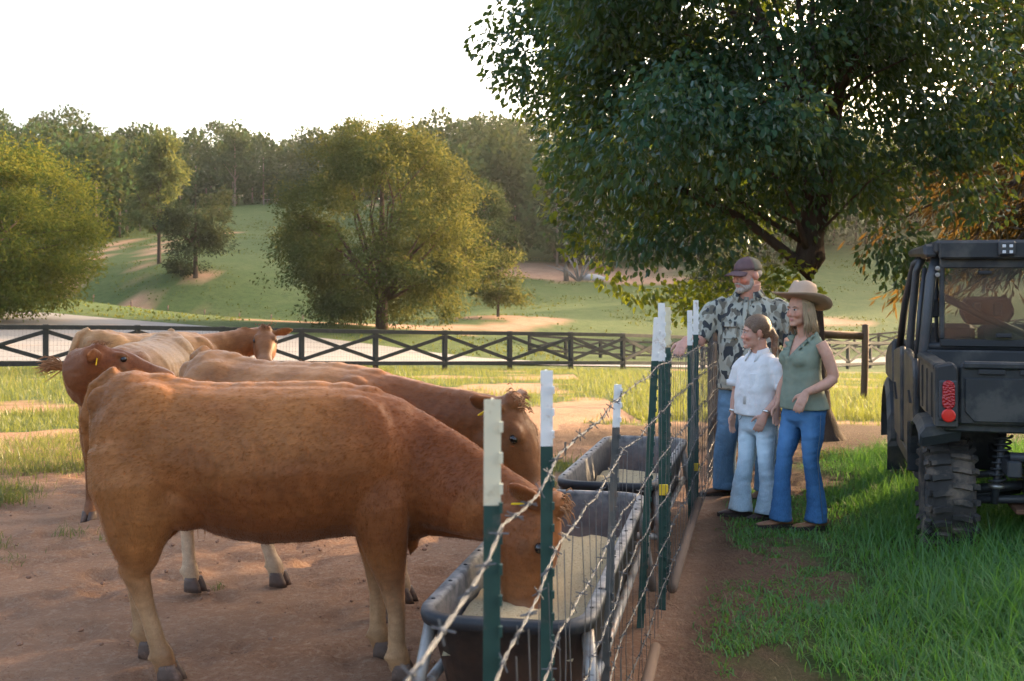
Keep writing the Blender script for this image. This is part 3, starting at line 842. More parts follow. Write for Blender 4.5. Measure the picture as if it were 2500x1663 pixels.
def t_section(w=.036, fl=.0045, web=.034):
    return [(-w / 2, 0), (w / 2, 0), (w / 2, fl), (fl / 2, fl), (fl / 2, web), (-fl / 2, web), (-fl / 2, fl), (-w / 2, fl)]
def t_post(x, y, h, tip, lean=(0, 0), body=None, tipm=None, w=.036, yaw=0.0, tag_z=None, lab=None):
    z0 = hz(x, y)
    sec = t_section(w)
    m4 = Matrix.Rotation(yaw, 3, 'Z')
    def at(z): return Vector((x + lean[0] * z, y + lean[1] * z, z0 + z))
    def ring(z): return [at(z) + m4 @ Vector((a, b, 0)) for a, b in sec]
    m = MB(); m.loft([ring(-.3), ring(h - tip)])
    z = .08
    while z < h - tip:                                  # studs on the front of the post
        m.box(at(z) + m4 @ Vector((w * .5, -.004, 0)), (.007, .010, .018)); z += .054
    p = m.build('post', body or M_TGREEN, wf)
    if lab: p['label'] = lab
    m = MB(); m.loft([ring(h - tip), ring(h)])
    z = h - tip + .03
    while z < h - .02:
        m.box(at(z) + m4 @ Vector((w * .5, -.004, 0)), (.007, .010, .018)); z += .054
    m.build('painted_tip', tipm or M_TWHITE, p).parent = p
    if tag_z:
        MB().box(at(tag_z) + Vector((.006, -.012, 0)), (.045, .012, .055)).build('yellow_tag', M_YTAG, p, bevel=.002)
    return p
t_post(-.040, 1.99, 1.51, .185, (.004, 0), None, M_TCREAM, .030, .05)
t_post(.085, 2.78, 1.49, .185, (.0, .0), None, M_TWHITE, .030, .05)
t_post(.34, 4.25, 1.30, .16, (.045, .02), M_TGREY, M_TWHITE, .028, .1)
t_post(.62, 5.5, 1.50, .21, (.055, .0), None, M_TWHITE, .034, .1)
t_post(.775, 5.86, 1.56, .30, (-.003, 0), None, M_TWHITE, .036, .1, .60)
t_post(.845, 6.2, 1.53, .22, (.002, 0), None, M_TCREAM, .034, .1)
t_post(1.225, 7.8, 1.48, .24, (-.004, 0), None, M_TWHITE, .036, .1)
t_post(1.335, 8.26, 1.55, .25, (.0, 0), None, M_TWHITE, .038, .1, .34)
t_post(1.76, 10.1, 1.30, .05, (.0, 0), M_TGREY, M_TGREY, .045, .1)

WIRE_POSTS = [(-.42, -.2), (-.04, 1.985), (.085, 2.775), (.385, 4.24), (.68, 5.49), (.775, 5.85), (.845, 6.19), (1.225, 7.79), (1.335, 8.25), (1.76, 10.09), (2.0, 11.05)]
WIRE_H = [1.29, 1.07, .84, .60, .37, .16]
def top_at(y): return np.interp(y, [0, 3, 6, 8.5, 11], [1.0, 1.0, .975, .935, .93])
g = np.random.default_rng(4)
wire_paths = []
for wi, h in enumerate(WIRE_H):
    pts = []
    for (a, b) in zip(WIRE_POSTS[:-1], WIRE_POSTS[1:]):
        n = max(2, int(math.dist(a, b) / .16))
        sag = g.uniform(.0, .02) * math.dist(a, b)
        for k in range(n):
            s = k / n; x = a[0] * (1 - s) + b[0] * s; y = a[1] * (1 - s) + b[1] * s
            wob = g.normal() * (.004 + .006 * (wi >= 3)) 
            pts.append(Vector((x + .03 + g.normal() * .003, y, hz(x, y) + h * float(top_at(y)) - sag * 4 * s * (1 - s) + wob)))
    wire_paths.append(pts)
    m = MB()
    # two strands twisted round each other, with four point barbs
    fine = []
    for a, b in zip(pts[:-1], pts[1:]):
        n = max(2, int((b - a).length / .022))
        for k in range(n): fine.append(a.lerp(b, k / n))
    for ph in (0, math.pi):
        st = [p + Vector((math.cos(i * .9 + ph) * .002, 0, math.sin(i * .9 + ph) * .002)) for i, p in enumerate(fine)]
        m.tube(st, .0015, 4)
    acc = 0
    for a, b in zip(fine[:-1], fine[1:]):
        acc += (b - a).length
        if acc > .14:
            acc = 0
            t_ = (b - a).normalized()
            m.tube([a - t_ * .006, a + t_ * .006], .0052, 5)
            for k in range(2):
                an = g.uniform(0, 6.28); d = Vector((math.cos(an), .3 * math.sin(an * 2), math.sin(an))) * .017
                m.tube([a + t_ * .005 * (k * 2 - 1) - d, a + t_ * .005 * (k * 2 - 1) + d], .0016, 4)
    m.build('barbed_wire', M_WIRE, wf)
# upright wires of the mesh on the paddock side: one part each for the nearest, the rest joined
def stay(y, z0, z1):
    x = float(np.interp(y, [p[1] for p in WIRE_POSTS], [p[0] for p in WIRE_POSTS])) + .045
    zb = hz(x, y); n = 5; a = g.normal() * .012; c = g.normal() * .012
    return [Vector((x + (a if k % 2 else 0), y + c * math.sin(k * 1.3), zb + z0 + (z1 - z0) * k / (n - 1))) for k in range(n)]
rest = MB(); ys = 2.0
count = 0
while ys < 11.0:
    zt = 1.28 * float(top_at(ys)) if ys > 5.3 else 1.06
    m = MB(); m.tube(stay(ys, .06, zt), .0014, 4)
    if count < 70: m.build('upright_wire', M_WIRE, wf)
    else: rest.add(m.v, m.f)
    count += 1
    ys += .15 if ys < 7 else .06
for h in (.10, .22, .34, .48, .62, .76, .9, 1.03):
    ln = [Vector((float(np.interp(y, [p[1] for p in WIRE_POSTS], [p[0] for p in WIRE_POSTS])) + .043, y, hz(1, y) + h)) for y in np.linspace(8.0, 11, 12)]
    rest.tube(ln, .0014, 4)
rest.build('wire_mesh', M_WIRE, wf)['kind'] = 'stuff'
# old planks and poles lying along the foot of the fence
def log(name, label, pts, rad):
    m = MB(); m.tube(pts, rad, 10); o = m.build(name, M_PLANK, None, True); return tag(o, label, 'pole', 'poles along the foot of the fence')
log('pole', 'weathered wooden pole along the fence foot beside the nearest trough', [(.33, 3.3, .10), (.46, 4.1, .15), (.60, 4.75, .17)], [.024, .026, .022])
log('pole', 'weathered wooden pole along the fence foot beside the farther trough', [(.83, 5.9, .10), (1.06, 6.9, .14), (1.30, 7.9, .16)], [.028, .030, .026])
# ------------------------------------------------------------------ feed troughs
def m_tub():
    m, nt, out = nt_new('worn_black_plastic')
    b = N(nt, 'ShaderNodeBsdfPrincipled'); nt.links.new(b.outputs[0], out.inputs[0])
    oc = objco(nt)
    c = mixc(nt, ramp(nt, noise(nt, 3.5, 6, .65, oc), [(.35, 0.), (.7, 1.)]), (.016, .018, .021), (.034, .036, .040))
    c = mixc(nt, ramp(nt, noise(nt, 14, 6, .7, objco(nt, (1, .4, 1))), [(.52, 0.), (.75, .45)]), c, (.11, .095, .08))
    c = mixc(nt, attr(nt, 'wear'), c, mixc(nt, ramp(nt, noise(nt, 22, 4, .6, oc), [(.3, 0.), (.65, 1.)]), (.10, .10, .10), (.36, .33, .30)))
    c = mixc(nt, attr(nt, 'mud'), c, mixc(nt, ramp(nt, noise(nt, 8, 5, .7, oc), [(.35, 0.), (.65, 1.)]), (.27, .155, .10), (.12, .08, .06)))
    nt.links.new(c, b.inputs['Base Color']); b.inputs['Roughness'].default_value = .55; b.inputs['Specular IOR Level'].default_value = .25
    nt.links.new(bump(nt, noise(nt, 40, 5, .6, oc), .25, .006), b.inputs['Normal'])
    return m
M_TUB = m_tub()
M_PIPE = pmat('galvanised_pipe', (.34, .33, .31), (.22, .19, .17), 8, .5, metal=.4, dirt=(.22, .14, .10), dscale=8, damt=.4)
m, nt, out = nt_new('ground_feed')
b = N(nt, 'ShaderNodeBsdfPrincipled'); nt.links.new(b.outputs[0], out.inputs[0])
oc = objco(nt)
c = mixc(nt, ramp(nt, noise(nt, 160, 3, .6, oc), [(.35, 0.), (.65, 1.)]), (.42, .32, .18), (.62, .51, .33))
vo = N(nt, 'ShaderNodeTexVoronoi'); vo.inputs['Scale'].default_value = 46; nt.links.new(oc, vo.inputs['Vector'])
c = mixc(nt, ramp(nt, vo.outputs['Distance'], [(.12, 1.), (.2, 0.)]), c, (.20, .135, .08))
c = mixc(nt, ramp(nt, noise(nt, 4, 4, .6, oc), [(.4, 0.), (.75, .6)]), c, (.44, .34, .21))
nt.links.new(c, b.inputs['Base Color']); b.inputs['Roughness'].default_value = 1; b.inputs['Specular IOR Level'].default_value = .05
nt.links.new(bump(nt, noise(nt, 140, 4, .7, oc), 1.0, .012), b.inputs['Normal'])
M_FEED = m

def rrect(w, l, r, z, n=6):
    pts = []
    for cx, cy_, a0 in ((w / 2 - r, l / 2 - r, 0), (-w / 2 + r, l / 2 - r, 90), (-w / 2 + r, -l / 2 + r, 180), (w / 2 - r, -l / 2 + r, 270)):
        for k in range(n + 1):
            a = R(a0 + 90 * k / n); pts.append(Vector((cx + r * math.cos(a), cy_ + r * math.sin(a), z)))
    return pts
def subdiv_rr(ring, k=8):
    out = []
    for i in range(len(ring)):
        a = ring[i]; b = ring[(i + 1) % len(ring)]
        n = k if (b - a).length > .4 else (3 if (b - a).length > .15 else 1)
        for j in range(n): out.append(a.lerp(b, j / n))
    return out

def trough(label, p0, p1, h, w, feed_h, feed_label, seed, feed_prof):
    p0 = Vector((*p0, hz(*p0))); p1 = Vector((*p1, hz(*p1)))
    c = (p0 + p1) / 2; d = p1 - p0; L = d.length
    root = tag(empty('feed_trough', tuple(c), math.atan2(d.y, d.x) - math.pi / 2), label, 'trough')
    prof = [(w - .14, L - .5, .10, .20), (w - .10, L - .34, .14, .22), (w - .03, L - .12, .16, h - .05), (w + .005, L - .02, .16, h - .045), (w + .012, L, .16, h - .02), (w + .005, L - .006, .16, h), (w - .075, L - .085, .12, h + .002), (w - .092, L - .1, .11, h - .012), (w - .13, L - .24, .11, h - .16), (w - .2, L - .5, .09, .24)]
    rings = [subdiv_rr(rrect(a, l, r, z)) for a, l, r, z in prof]
    n = len(rings[0]); g = np.random.default_rng(seed)
    m = MB(); m.loft(rings)
    me = m.mesh('tub', True)
    co = co_of(me)
    wear = smoothstep(h - .02, h - .004, co[:, 2])
    mud = smoothstep(h - .03, h - .22, co[:, 2]) * (np.maximum(np.abs(co[:, 0]) / (w * .5), np.abs(co[:, 1]) / (L * .5 - .1)) > .84) * .6
    set_attr(me, 'wear', wear * .9 * smoothstep(-L * .5 + .02, -L * .5 + .25, co[:, 1])); set_attr(me, 'mud', mud)
    mesh_obj('tub', me, M_TUB, root)
    lip = MB()
    for s in (-1, 1):                                              # screw heads along the worn lip
        for k in range(9):
            lip.lathe([(.008, 0), (.008, .003), (.003, .005)], (s * (w / 2 - .02), -L / 2 + .22 + k * (L - .44) / 8, h + .001), None, 8)
    lip.build('lip_screw', M_TUB, root)['kind'] = 'stuff'
    set_attr(root.children[-1].data, 'wear', np.zeros(len(root.children[-1].data.vertices)))
    for sx in (-1, 1):
        for sy in (-1, 1):
            leg = MB(); leg.tube([(sx * (w / 2 + .035), sy * (L / 2 - .05), -.02), (sx * (w / 2 - .0), sy * (L / 2 - .11), .28), (sx * (w / 2 - .03), sy * (L / 2 - .16), h - .05)], .024, 10)
            leg.build('leg', M_PIPE, root, True)
    for sx in (-1, 1):
        MB().tube([(sx * (w / 2 - .02), -L / 2 + .14, .25), (sx * (w / 2 - .02), L / 2 - .14, .25)], .02, 8).build('side_pipe', M_PIPE, root, True)
    for sy in (-1, 1):
        MB().tube([(-(w / 2 + .01), sy * (L / 2 - .1), .22), ((w / 2 + .01), sy * (L / 2 - .1), .22)], .02, 8).build('cross_pipe', M_PIPE, root, True)
    # feed: bumpy heap inside, deeper where the animals have not eaten
    nx_, ny_ = 30, 110; V = []; F = []
    for j in range(ny_):
        t = j / (ny_ - 1); y = (t - .5) * (L - .26)
        fz = float(np.interp(t, [q[0] for q in feed_prof], [q[1] for q in feed_prof]))
        wi = (w - .15)
        for i in range(nx_):
            s = i / (nx_ - 1) - .5; x = s * wi
            V.append((x, y, feed_h + fz + .02 * math.sin(y * 5 + x * 4) + (vnoise(x * 9 + seed, y * 9) - .5) * .035 + (vnoise(x * 40, y * 40) - .5) * .008))
    for j in range(ny_ - 1):
        for i in range(nx_ - 1): F.append((j * nx_ + i, j * nx_ + i + 1, (j + 1) * nx_ + i + 1, (j + 1) * nx_ + i))
    fo = mesh_obj('cattle_feed', np_mesh('cattle_feed', np.array(V), np.array(F), True), M_FEED)
    fo.location = root.location; fo.rotation_euler = root.rotation_euler
    tag(fo, feed_label, 'feed', kind='stuff')
    return root
trough('long black plastic trough nearest the camera with a cow eating from it', (-.045, 3.87), (.43, 6.24), .53, .62, .425, 'pale ground feed in the nearest trough', 3, [(0, -.07), (.2, -.02), (.5, .0), (.75, .0), (.85, -.03), (.92, -.12), (1, -.18)])
trough('black plastic trough standing behind the nearest one beside the fence', (.53, 6.50), (1.0, 8.42), .53, .60, .38, 'ground feed in the farther trough', 8, [(0, -.02), (.4, .0), (.7, -.02), (.85, -.1), (1, -.16)])
# ------------------------------------------------------------------ grass blades
def blade_mat(name, root, tip, trans, tw=.45):
    m, nt, out = nt_new(name)
    c = mixc(nt, attr(nt, 'tint'), root, tip)
    d = N(nt, 'ShaderNodeBsdfDiffuse'); nt.links.new(c, d.inputs['Color'])
    tr = N(nt, 'ShaderNodeBsdfTranslucent'); nt.links.new(mixc(nt, attr(nt, 'tint'), trans, tuple(q * 1.3 for q in trans)), tr.inputs['Color'])
    mx = N(nt, 'ShaderNodeMixShader'); mx.inputs[0].default_value = tw
    nt.links.new(d.outputs[0], mx.inputs[1]); nt.links.new(tr.outputs[0], mx.inputs[2])
    g = N(nt, 'ShaderNodeBsdfGlossy'); g.inputs['Roughness'].default_value = .45
    mg = N(nt, 'ShaderNodeMixShader'); mg.inputs[0].default_value = .035
    nt.links.new(mx.outputs[0], mg.inputs[1]); nt.links.new(g.outputs[0], mg.inputs[2])
    nt.links.new(mg.outputs[0], out.inputs[0]); return m
def blades(name, x, y, h, w, bend, mat, label, seed, tint=None, seg=4, zoff=-.01):
    g = np.random.default_rng(seed); n = len(x)
    z = height(x, y) + zoff
    a = g.uniform(0, 2 * math.pi, n); D = np.stack([np.cos(a), np.sin(a), np.zeros(n)], 1)
    S = np.stack([-np.sin(a), np.cos(a), np.zeros(n)], 1)
    tw = g.normal(size=n) * .5
    S = S * np.cos(tw)[:, None] + D * np.sin(tw)[:, None]
    base = np.stack([x, y, z], 1); rows = []
    be = bend * g.uniform(.25, 1.3, n)
    for k in range(seg):
        t = k / (seg - 1)
        th = be * t
        up = np.sin(th * .0 + 1.57 - be * t * .55) ; fw = np.cos(1.57 - be * t * .55)
        p = base + D * (h * t * fw)[:, None] + np.array([0, 0, 1.0]) * (h * t * up)[:, None]
        ww = (w * (1 - t) ** .6 * (1 if k else .8))[:, None] if k < seg - 1 else (w * .06)[:, None]
        rows += [p - S * ww * .5, p + S * ww * .5]
    V = np.stack(rows, 1); kk = 2 * seg
    F = np.array([[2 * i, 2 * i + 1, 2 * i + 3, 2 * i + 2] for i in range(seg - 1)])
    f = (np.arange(n)[:, None, None] * kk + F[None]).reshape(-1, 4)
    me = np_mesh(name, V.reshape(-1, 3), f, True)
    tt = (g.uniform(0, 1, n) if tint is None else tint)
    set_attr(me, 'tint', np.repeat(np.clip(tt, 0, 1), kk))
    o = mesh_obj(name, me, mat); return tag(o, label, 'grass', kind='stuff')
M_LUSH = blade_mat('lush_grass', (.028, .115, .026), (.090, .21, .048), (.14, .30, .03))
M_FIELD = blade_mat('field_grass', (.055, .088, .022), (.125, .135, .045), (.20, .21, .03))
M_DRY = blade_mat('dry_grass', (.22, .15, .07), (.33, .25, .13), (.30, .22, .08), .3)

UTV_BOX = None
g = np.random.default_rng(13)
def sample(n, x0, x1, y0, y1, dens):
    x = g.uniform(x0, x1, n); y = y0 + (y1 - y0) * g.random(n) ** 1.25
    k = g.random(n) < dens(x, y); return x[k], y[k]
def lush_d(x, y):
    e = x - (1.22 + (np.clip(y, 0, 12) - 4.8) * .275) + (fbm(x, y, .9, 9, 3) - .5) * .9
    d = smoothstep(-.05, .55, e) * (1 - smoothstep(1.15, .85, np.hypot((x - 4.0) / 4.2, (y - 14.6) / 2.7)))
    return d * (.55 + .45 * smoothstep(.35, .6, fbm(x, y, .5, 41, 2)))
x, y = sample(150000, .8, 6.2, 3.0, 12.8, lush_d)
_ca, _sa = math.cos(R(-14.6)), math.sin(R(-14.6))
_lx = (x - 3.37) * _ca + (y - 7.10) * _sa; _ly = -(x - 3.37) * _sa + (y - 7.10) * _ca
_tyre = (np.abs(np.abs(_lx) - .62) < .19) & ((np.abs(_ly) < .30) | (np.abs(_ly - 2.75) < .30))
x, y = x[~_tyre], y[~_tyre]
e = x - (1.22 + (np.clip(y, 0, 12) - 4.8) * .275)
hh = (.08 + .19 * smoothstep(.0, 1.2, e)) * g.uniform(.55, 1.35, len(x)) * (.75 + .6 * fbm(x, y, .6, 8, 2))
blades('lush_grass', x, y, hh, g.uniform(.004, .010, len(x)), 2.0, M_LUSH, 'long lush green grass under and around the vehicle', 1, np.clip(.25 + .5 * fbm(x, y, .5, 61, 2) + g.normal(size=len(x)) * .25, 0, 1), 5)
# low weeds on the bare path
x, y = sample(200000, -.1, 3.2, 3.2, 9.4, lambda x, y: smoothstep(.40, .50, fbm(x, y, .55, 17, 3)) * smoothstep(.15, .4, x - fence_x(y)) * .42 * (1 - smoothstep(-.1, .5, x - (1.22 + (y - 4.8) * .275))))
blades('path_weeds', x, y, g.uniform(.02, .07, len(x)), g.uniform(.005, .011, len(x)), 2.6, M_LUSH, 'low green weeds on the bare path by the fence', 2, None, 3)
# paddock tufts
def field_d(x, y):
    return grass_mask(x, y) * (x < fence_x(np.clip(y, 0, 11)) - .75 + (y > 11.5) * 50)
x, y = sample(150000, -12, 6, 6.5, 20, field_d)
blades('paddock_grass', x, y, g.uniform(.05, .17, len(x)) * (.6 + .9 * fbm(x, y, 1.1, 51, 2)), g.uniform(.004, .008, len(x)) * (1 + y * .04), 1.7, M_FIELD, 'patchy short grass on the red earth of the paddock', 3, None, 3)
x, y = sample(110000, -18, 16, 18, 40, lambda x, y: grass_mask(x, y) * (y < 36 + (x + 12) * .5))
blades('far_paddock_grass', x, y, g.uniform(.08, .26, len(x)), g.uniform(.008, .014, len(x)), 1.5, M_FIELD, 'sunlit grass along the board fence', 4, None, 3)
# straw and dry stalks
x, y = sample(9000, -9, 5, 3.5, 15, lambda x, y: np.where(x < fence_x(np.clip(y, 0, 11)), .35 * smoothstep(6, 9, y), .9))
blades('dry_straw', x, y, g.uniform(.03, .11, len(x)), g.uniform(.002, .004, len(x)), 3.0, M_DRY, 'dry straw scattered over the bare earth', 5, None, 3)
x, y = sample(2500, -14, 8, 14, 34, lambda x, y: grass_mask(x, y) * .5)
blades('seed_stalks', x, y, g.uniform(.25, .5, len(x)), g.uniform(.004, .007, len(x)), .7, M_DRY, 'thin dry seed stalks standing in the paddock grass', 6, None, 4)
# scattered tufts at the left of the paddock
tx_ = []; ty_ = []; th_ = []
for cx, cy_, r_, n_, h_ in ((-4.5, 10.6, .45, 900, .16), (-4.0, 10.9, .4, 700, .15), (-5.0, 11.6, .6, 1100, .17), (-4.4, 12.4, .7, 1200, .16), (-5.4, 13.4, .8, 1300, .17), (-4.6, 14.4, .9, 1300, .17), (-6.2, 12.2, .8, 1300, .18), (-3.95, 8.8, .22, 420, .15), (-4.2, 9.3, .3, 500, .14), (-2.9, 7.5, .10, 60, .10), (-3.3, 7.2, .14, 70, .09), (-2.6, 7.3, .08, 40, .09), (-3.0, 6.75, .14, 60, .08), (-3.4, 6.4, .12, 60, .07), (-2.35, 6.9, .07, 30, .10), (.3, 9.6, .22, 260, .10), (.75, 10.4, .25, 260, .10), (-1.6, 6.2, .05, 16, .06)):
    tx_.append(cx + g.normal(size=n_) * r_ * .6); ty_.append(cy_ + g.normal(size=n_) * r_ * .6); th_.append(g.uniform(.4, 1.2, n_) * h_)
blades('grass_tufts', np.concatenate(tx_), np.concatenate(ty_), np.concatenate(th_), g.uniform(.004, .008, sum(map(len, tx_))), 2.0, M_FIELD, 'loose grass tufts on the bare earth at the left', 7, None, 4)
# clods on the bare paddock
cm = MB(); k = 0
while k < 1500:
    x = g.uniform(-5, .2); y = 3.4 + 6 * g.random() ** 1.6
    if x > fence_x(y) - .8: continue
    s = .003 + .011 * g.random() ** 4; cm.ellipsoid((x, y, hz(x, y) + s * .2), (s * g.uniform(.8, 1.5), s * g.uniform(.8, 1.5), s * .8), Matrix.Rotation(g.uniform(0, 3), 3, 'Z'), 6, 4); k += 1
tag(cm.build('clods', pmat('red_clod', (.30, .17, .11), (.20, .11, .072), 20, .95, bmp=.6, bscale=90, bdist=.01), None), 'small clods of red earth on the bare paddock', 'clods', kind='stuff')
# ------------------------------------------------------------------ cattle
def coat_mat():
    m, nt, out = nt_new('cow_coat')
    b = N(nt, 'ShaderNodeBsdfPrincipled'); nt.links.new(b.outputs[0], out.inputs[0])
    oc = objco(nt)
    base = attr(nt, 'coat', 'Color')
    k = ramp(nt, noise(nt, 4.5, 5, .6, oc), [(.30, (.76, .72, .68)), (.68, (1.14, 1.12, 1.08))])
    c = mixc(nt, 1.0, base, k, 'MULTIPLY')
    streak = noise(nt, 60, 5, .7, objco(nt, (.35, 1.0, .8)))
    c = mixc(nt, 1.0, c, ramp(nt, streak, [(.3, (.80, .78, .76)), (.7, (1.14, 1.13, 1.12))]), 'MULTIPLY')
    nt.links.new(c, b.inputs['Base Color'])
    b.inputs['Roughness'].default_value = .52; b.inputs['Specular IOR Level'].default_value = .2
    b.inputs['Sheen Weight'].default_value = .12; b.inputs['Sheen Roughness'].default_value = .5
    b.inputs['Sheen Tint'].default_value = (1, .8, .6, 1)
    nt.links.new(bump(nt, streak, .22, .006), b.inputs['Normal'])
    return m
def hair_mat():
    m, nt, out = nt_new('cow_hair')
    c = attr(nt, 'coat', 'Color')
    d = N(nt, 'ShaderNodeBsdfDiffuse'); nt.links.new(c, d.inputs[0])
    t = N(nt, 'ShaderNodeBsdfTranslucent'); nt.links.new(c, t.inputs[0])
    mx = N(nt, 'ShaderNodeMixShader'); mx.inputs[0].default_value = .35
    nt.links.new(d.outputs[0], mx.inputs[1]); nt.links.new(t.outputs[0], mx.inputs[2]); nt.links.new(mx.outputs[0], out.inputs[0])
    return m
M_COAT = coat_mat(); M_HAIR = hair_mat()
M_HOOF = pmat('horn_hoof', (.075, .045, .033), (.12, .078, .058), 18, .6, bmp=.3, bscale=60, dirt=(.20, .12, .085), dscale=12, damt=.3)
M_EYE = pmat('dark_wet_eye', (.012, .008, .006), rough=.08, spec=.6)
M_NOSE = pmat('pink_brown_nose', (.34, .19, .14), (.25, .13, .10), 30, .4, bmp=.3, bscale=120)
M_DARKHOLE = pmat('dark_nostril', (.02, .012, .01), rough=.6)
M_YELLOWTAG = pmat('yellow_ear_tag', (.80, .52, .02), rough=.45)
M_SWITCH = pmat('tail_hair', (.34, .17, .075), (.22, .10, .045), 20, .8)

TORSO_0 = [(-.765, 1.13, .95, .05), (-.735, 1.22, .84, .13), (-.66, 1.29, .74, .20), (-.58, 1.305, .68, .235), (-.48, 1.288, .65, .255), (-.37, 1.262, .635, .275), (-.2, 1.25, .615, .31), (0, 1.253, .605, .33), (.2, 1.258, .615, .325), (.36, 1.246, .63, .285), (.48, 1.225, .60, .245), (.58, 1.19, .59, .205), (.68, 1.12, .61, .15), (.76, 1.02, .68, .09)]
TORSO = [(x, zt - .012 * (x > -.5), zb + float(np.interp(x, [-.5, -.36, -.2, 0, .3, .5, .7], [0, .02, -.02, -.045, -.045, -.03, 0])), hw) for x, zt, zb, hw in TORSO_0]
def torso_ring(x, zt, zb, hw, n=24):
    c = (zt + zb) / 2; hh = (zt - zb) / 2; out = []
    for j in range(n):
        a = 2 * math.pi * j / n
        s, q = math.sin(a), math.cos(a)
        e = .82 if s > 0 else .92
        yy = hw * math.copysign(abs(q) ** e, q) * (1 - .10 * max(s, 0))
        out.append(Vector((x, yy, c + hh * math.copysign(abs(s) ** e, s) - hh * .04)))
    return out
R_HIND = [(.12, .20), (.125, .205), (.115, .175), (.09, .118), (.062, .080), (.046, .058), (.033, .037), (.034, .038), (.044, .049), (.038, .046)]
R_FORE = [(.09, .16), (.095, .135), (.072, .096), (.050, .056), (.035, .038), (.035, .038), (.045, .050), (.038, .046)]
def hind_leg(s, hock, hoof, sy=.16, stifle=0.0):
    hx, hz_ = hock; fx = hoof
    return [(-.54, s * .14, .98), (-.52 + stifle * .4, s * .175, .82), (-.50 + stifle, s * .175, .69), (-.52 * .45 + hx * .55 + stifle * .6, s * .17, .57), (hx + .01, s * sy, hz_ + .05), (hx, s * sy, hz_), (hx * .6 + fx * .4 + .0, s * sy, .30), (hx * .2 + fx * .8, s * sy, .16), (fx, s * sy, .105), (fx + .02, s * sy, .04)]
def fore_leg(s, hoof, sy=.15, elbow=.49):
    fx = hoof
    return [(.43, s * .14, .92), (elbow, s * .165, .72), (elbow * .6 + fx * .4, s * .165, .55), (elbow * .25 + fx * .75, s * sy, .40), (fx, s * sy, .28), (fx, s * sy, .15), (fx + .005, s * sy, .105), (fx + .018, s * sy, .04)]

HEAD = [(-.07, -.02, .06, .06), (0, -.015, .095, .10), (.07, -.03, .115, .13), (.15, -.045, .117, .142), (.23, -.052, .098, .128), (.31, -.06, .078, .10), (.38, -.066, .073, .082), (.44, -.072, .083, .076), (.485, -.076, .08, .062), (.51, -.078, .052, .04)]

def claws(mb, p, fwd, s=1.0):
    f = Vector(fwd).normalized(); l = Vector((-f.y, f.x, 0))
    for sd in (-1, 1):
        c = Vector((p[0], p[1], 0)) + l * (.023 * sd * s) + f * .006
        rings = []
        for z, fr, bk, w in ((0, .074, .042, .027), (.03, .062, .042, .027), (.058, .044, .040, .026), (.075, .034, .036, .023)):
            rg = []
            for j in range(10):
                a = 2 * math.pi * j / 10
                ca, sa = math.cos(a), math.sin(a)
                rg.append(c + f * ((fr if ca > 0 else bk) * ca * s) + l * (w * sa * s) + Vector((0, 0, z * s)))
            rings.append(rg)
        mb.loft(rings)

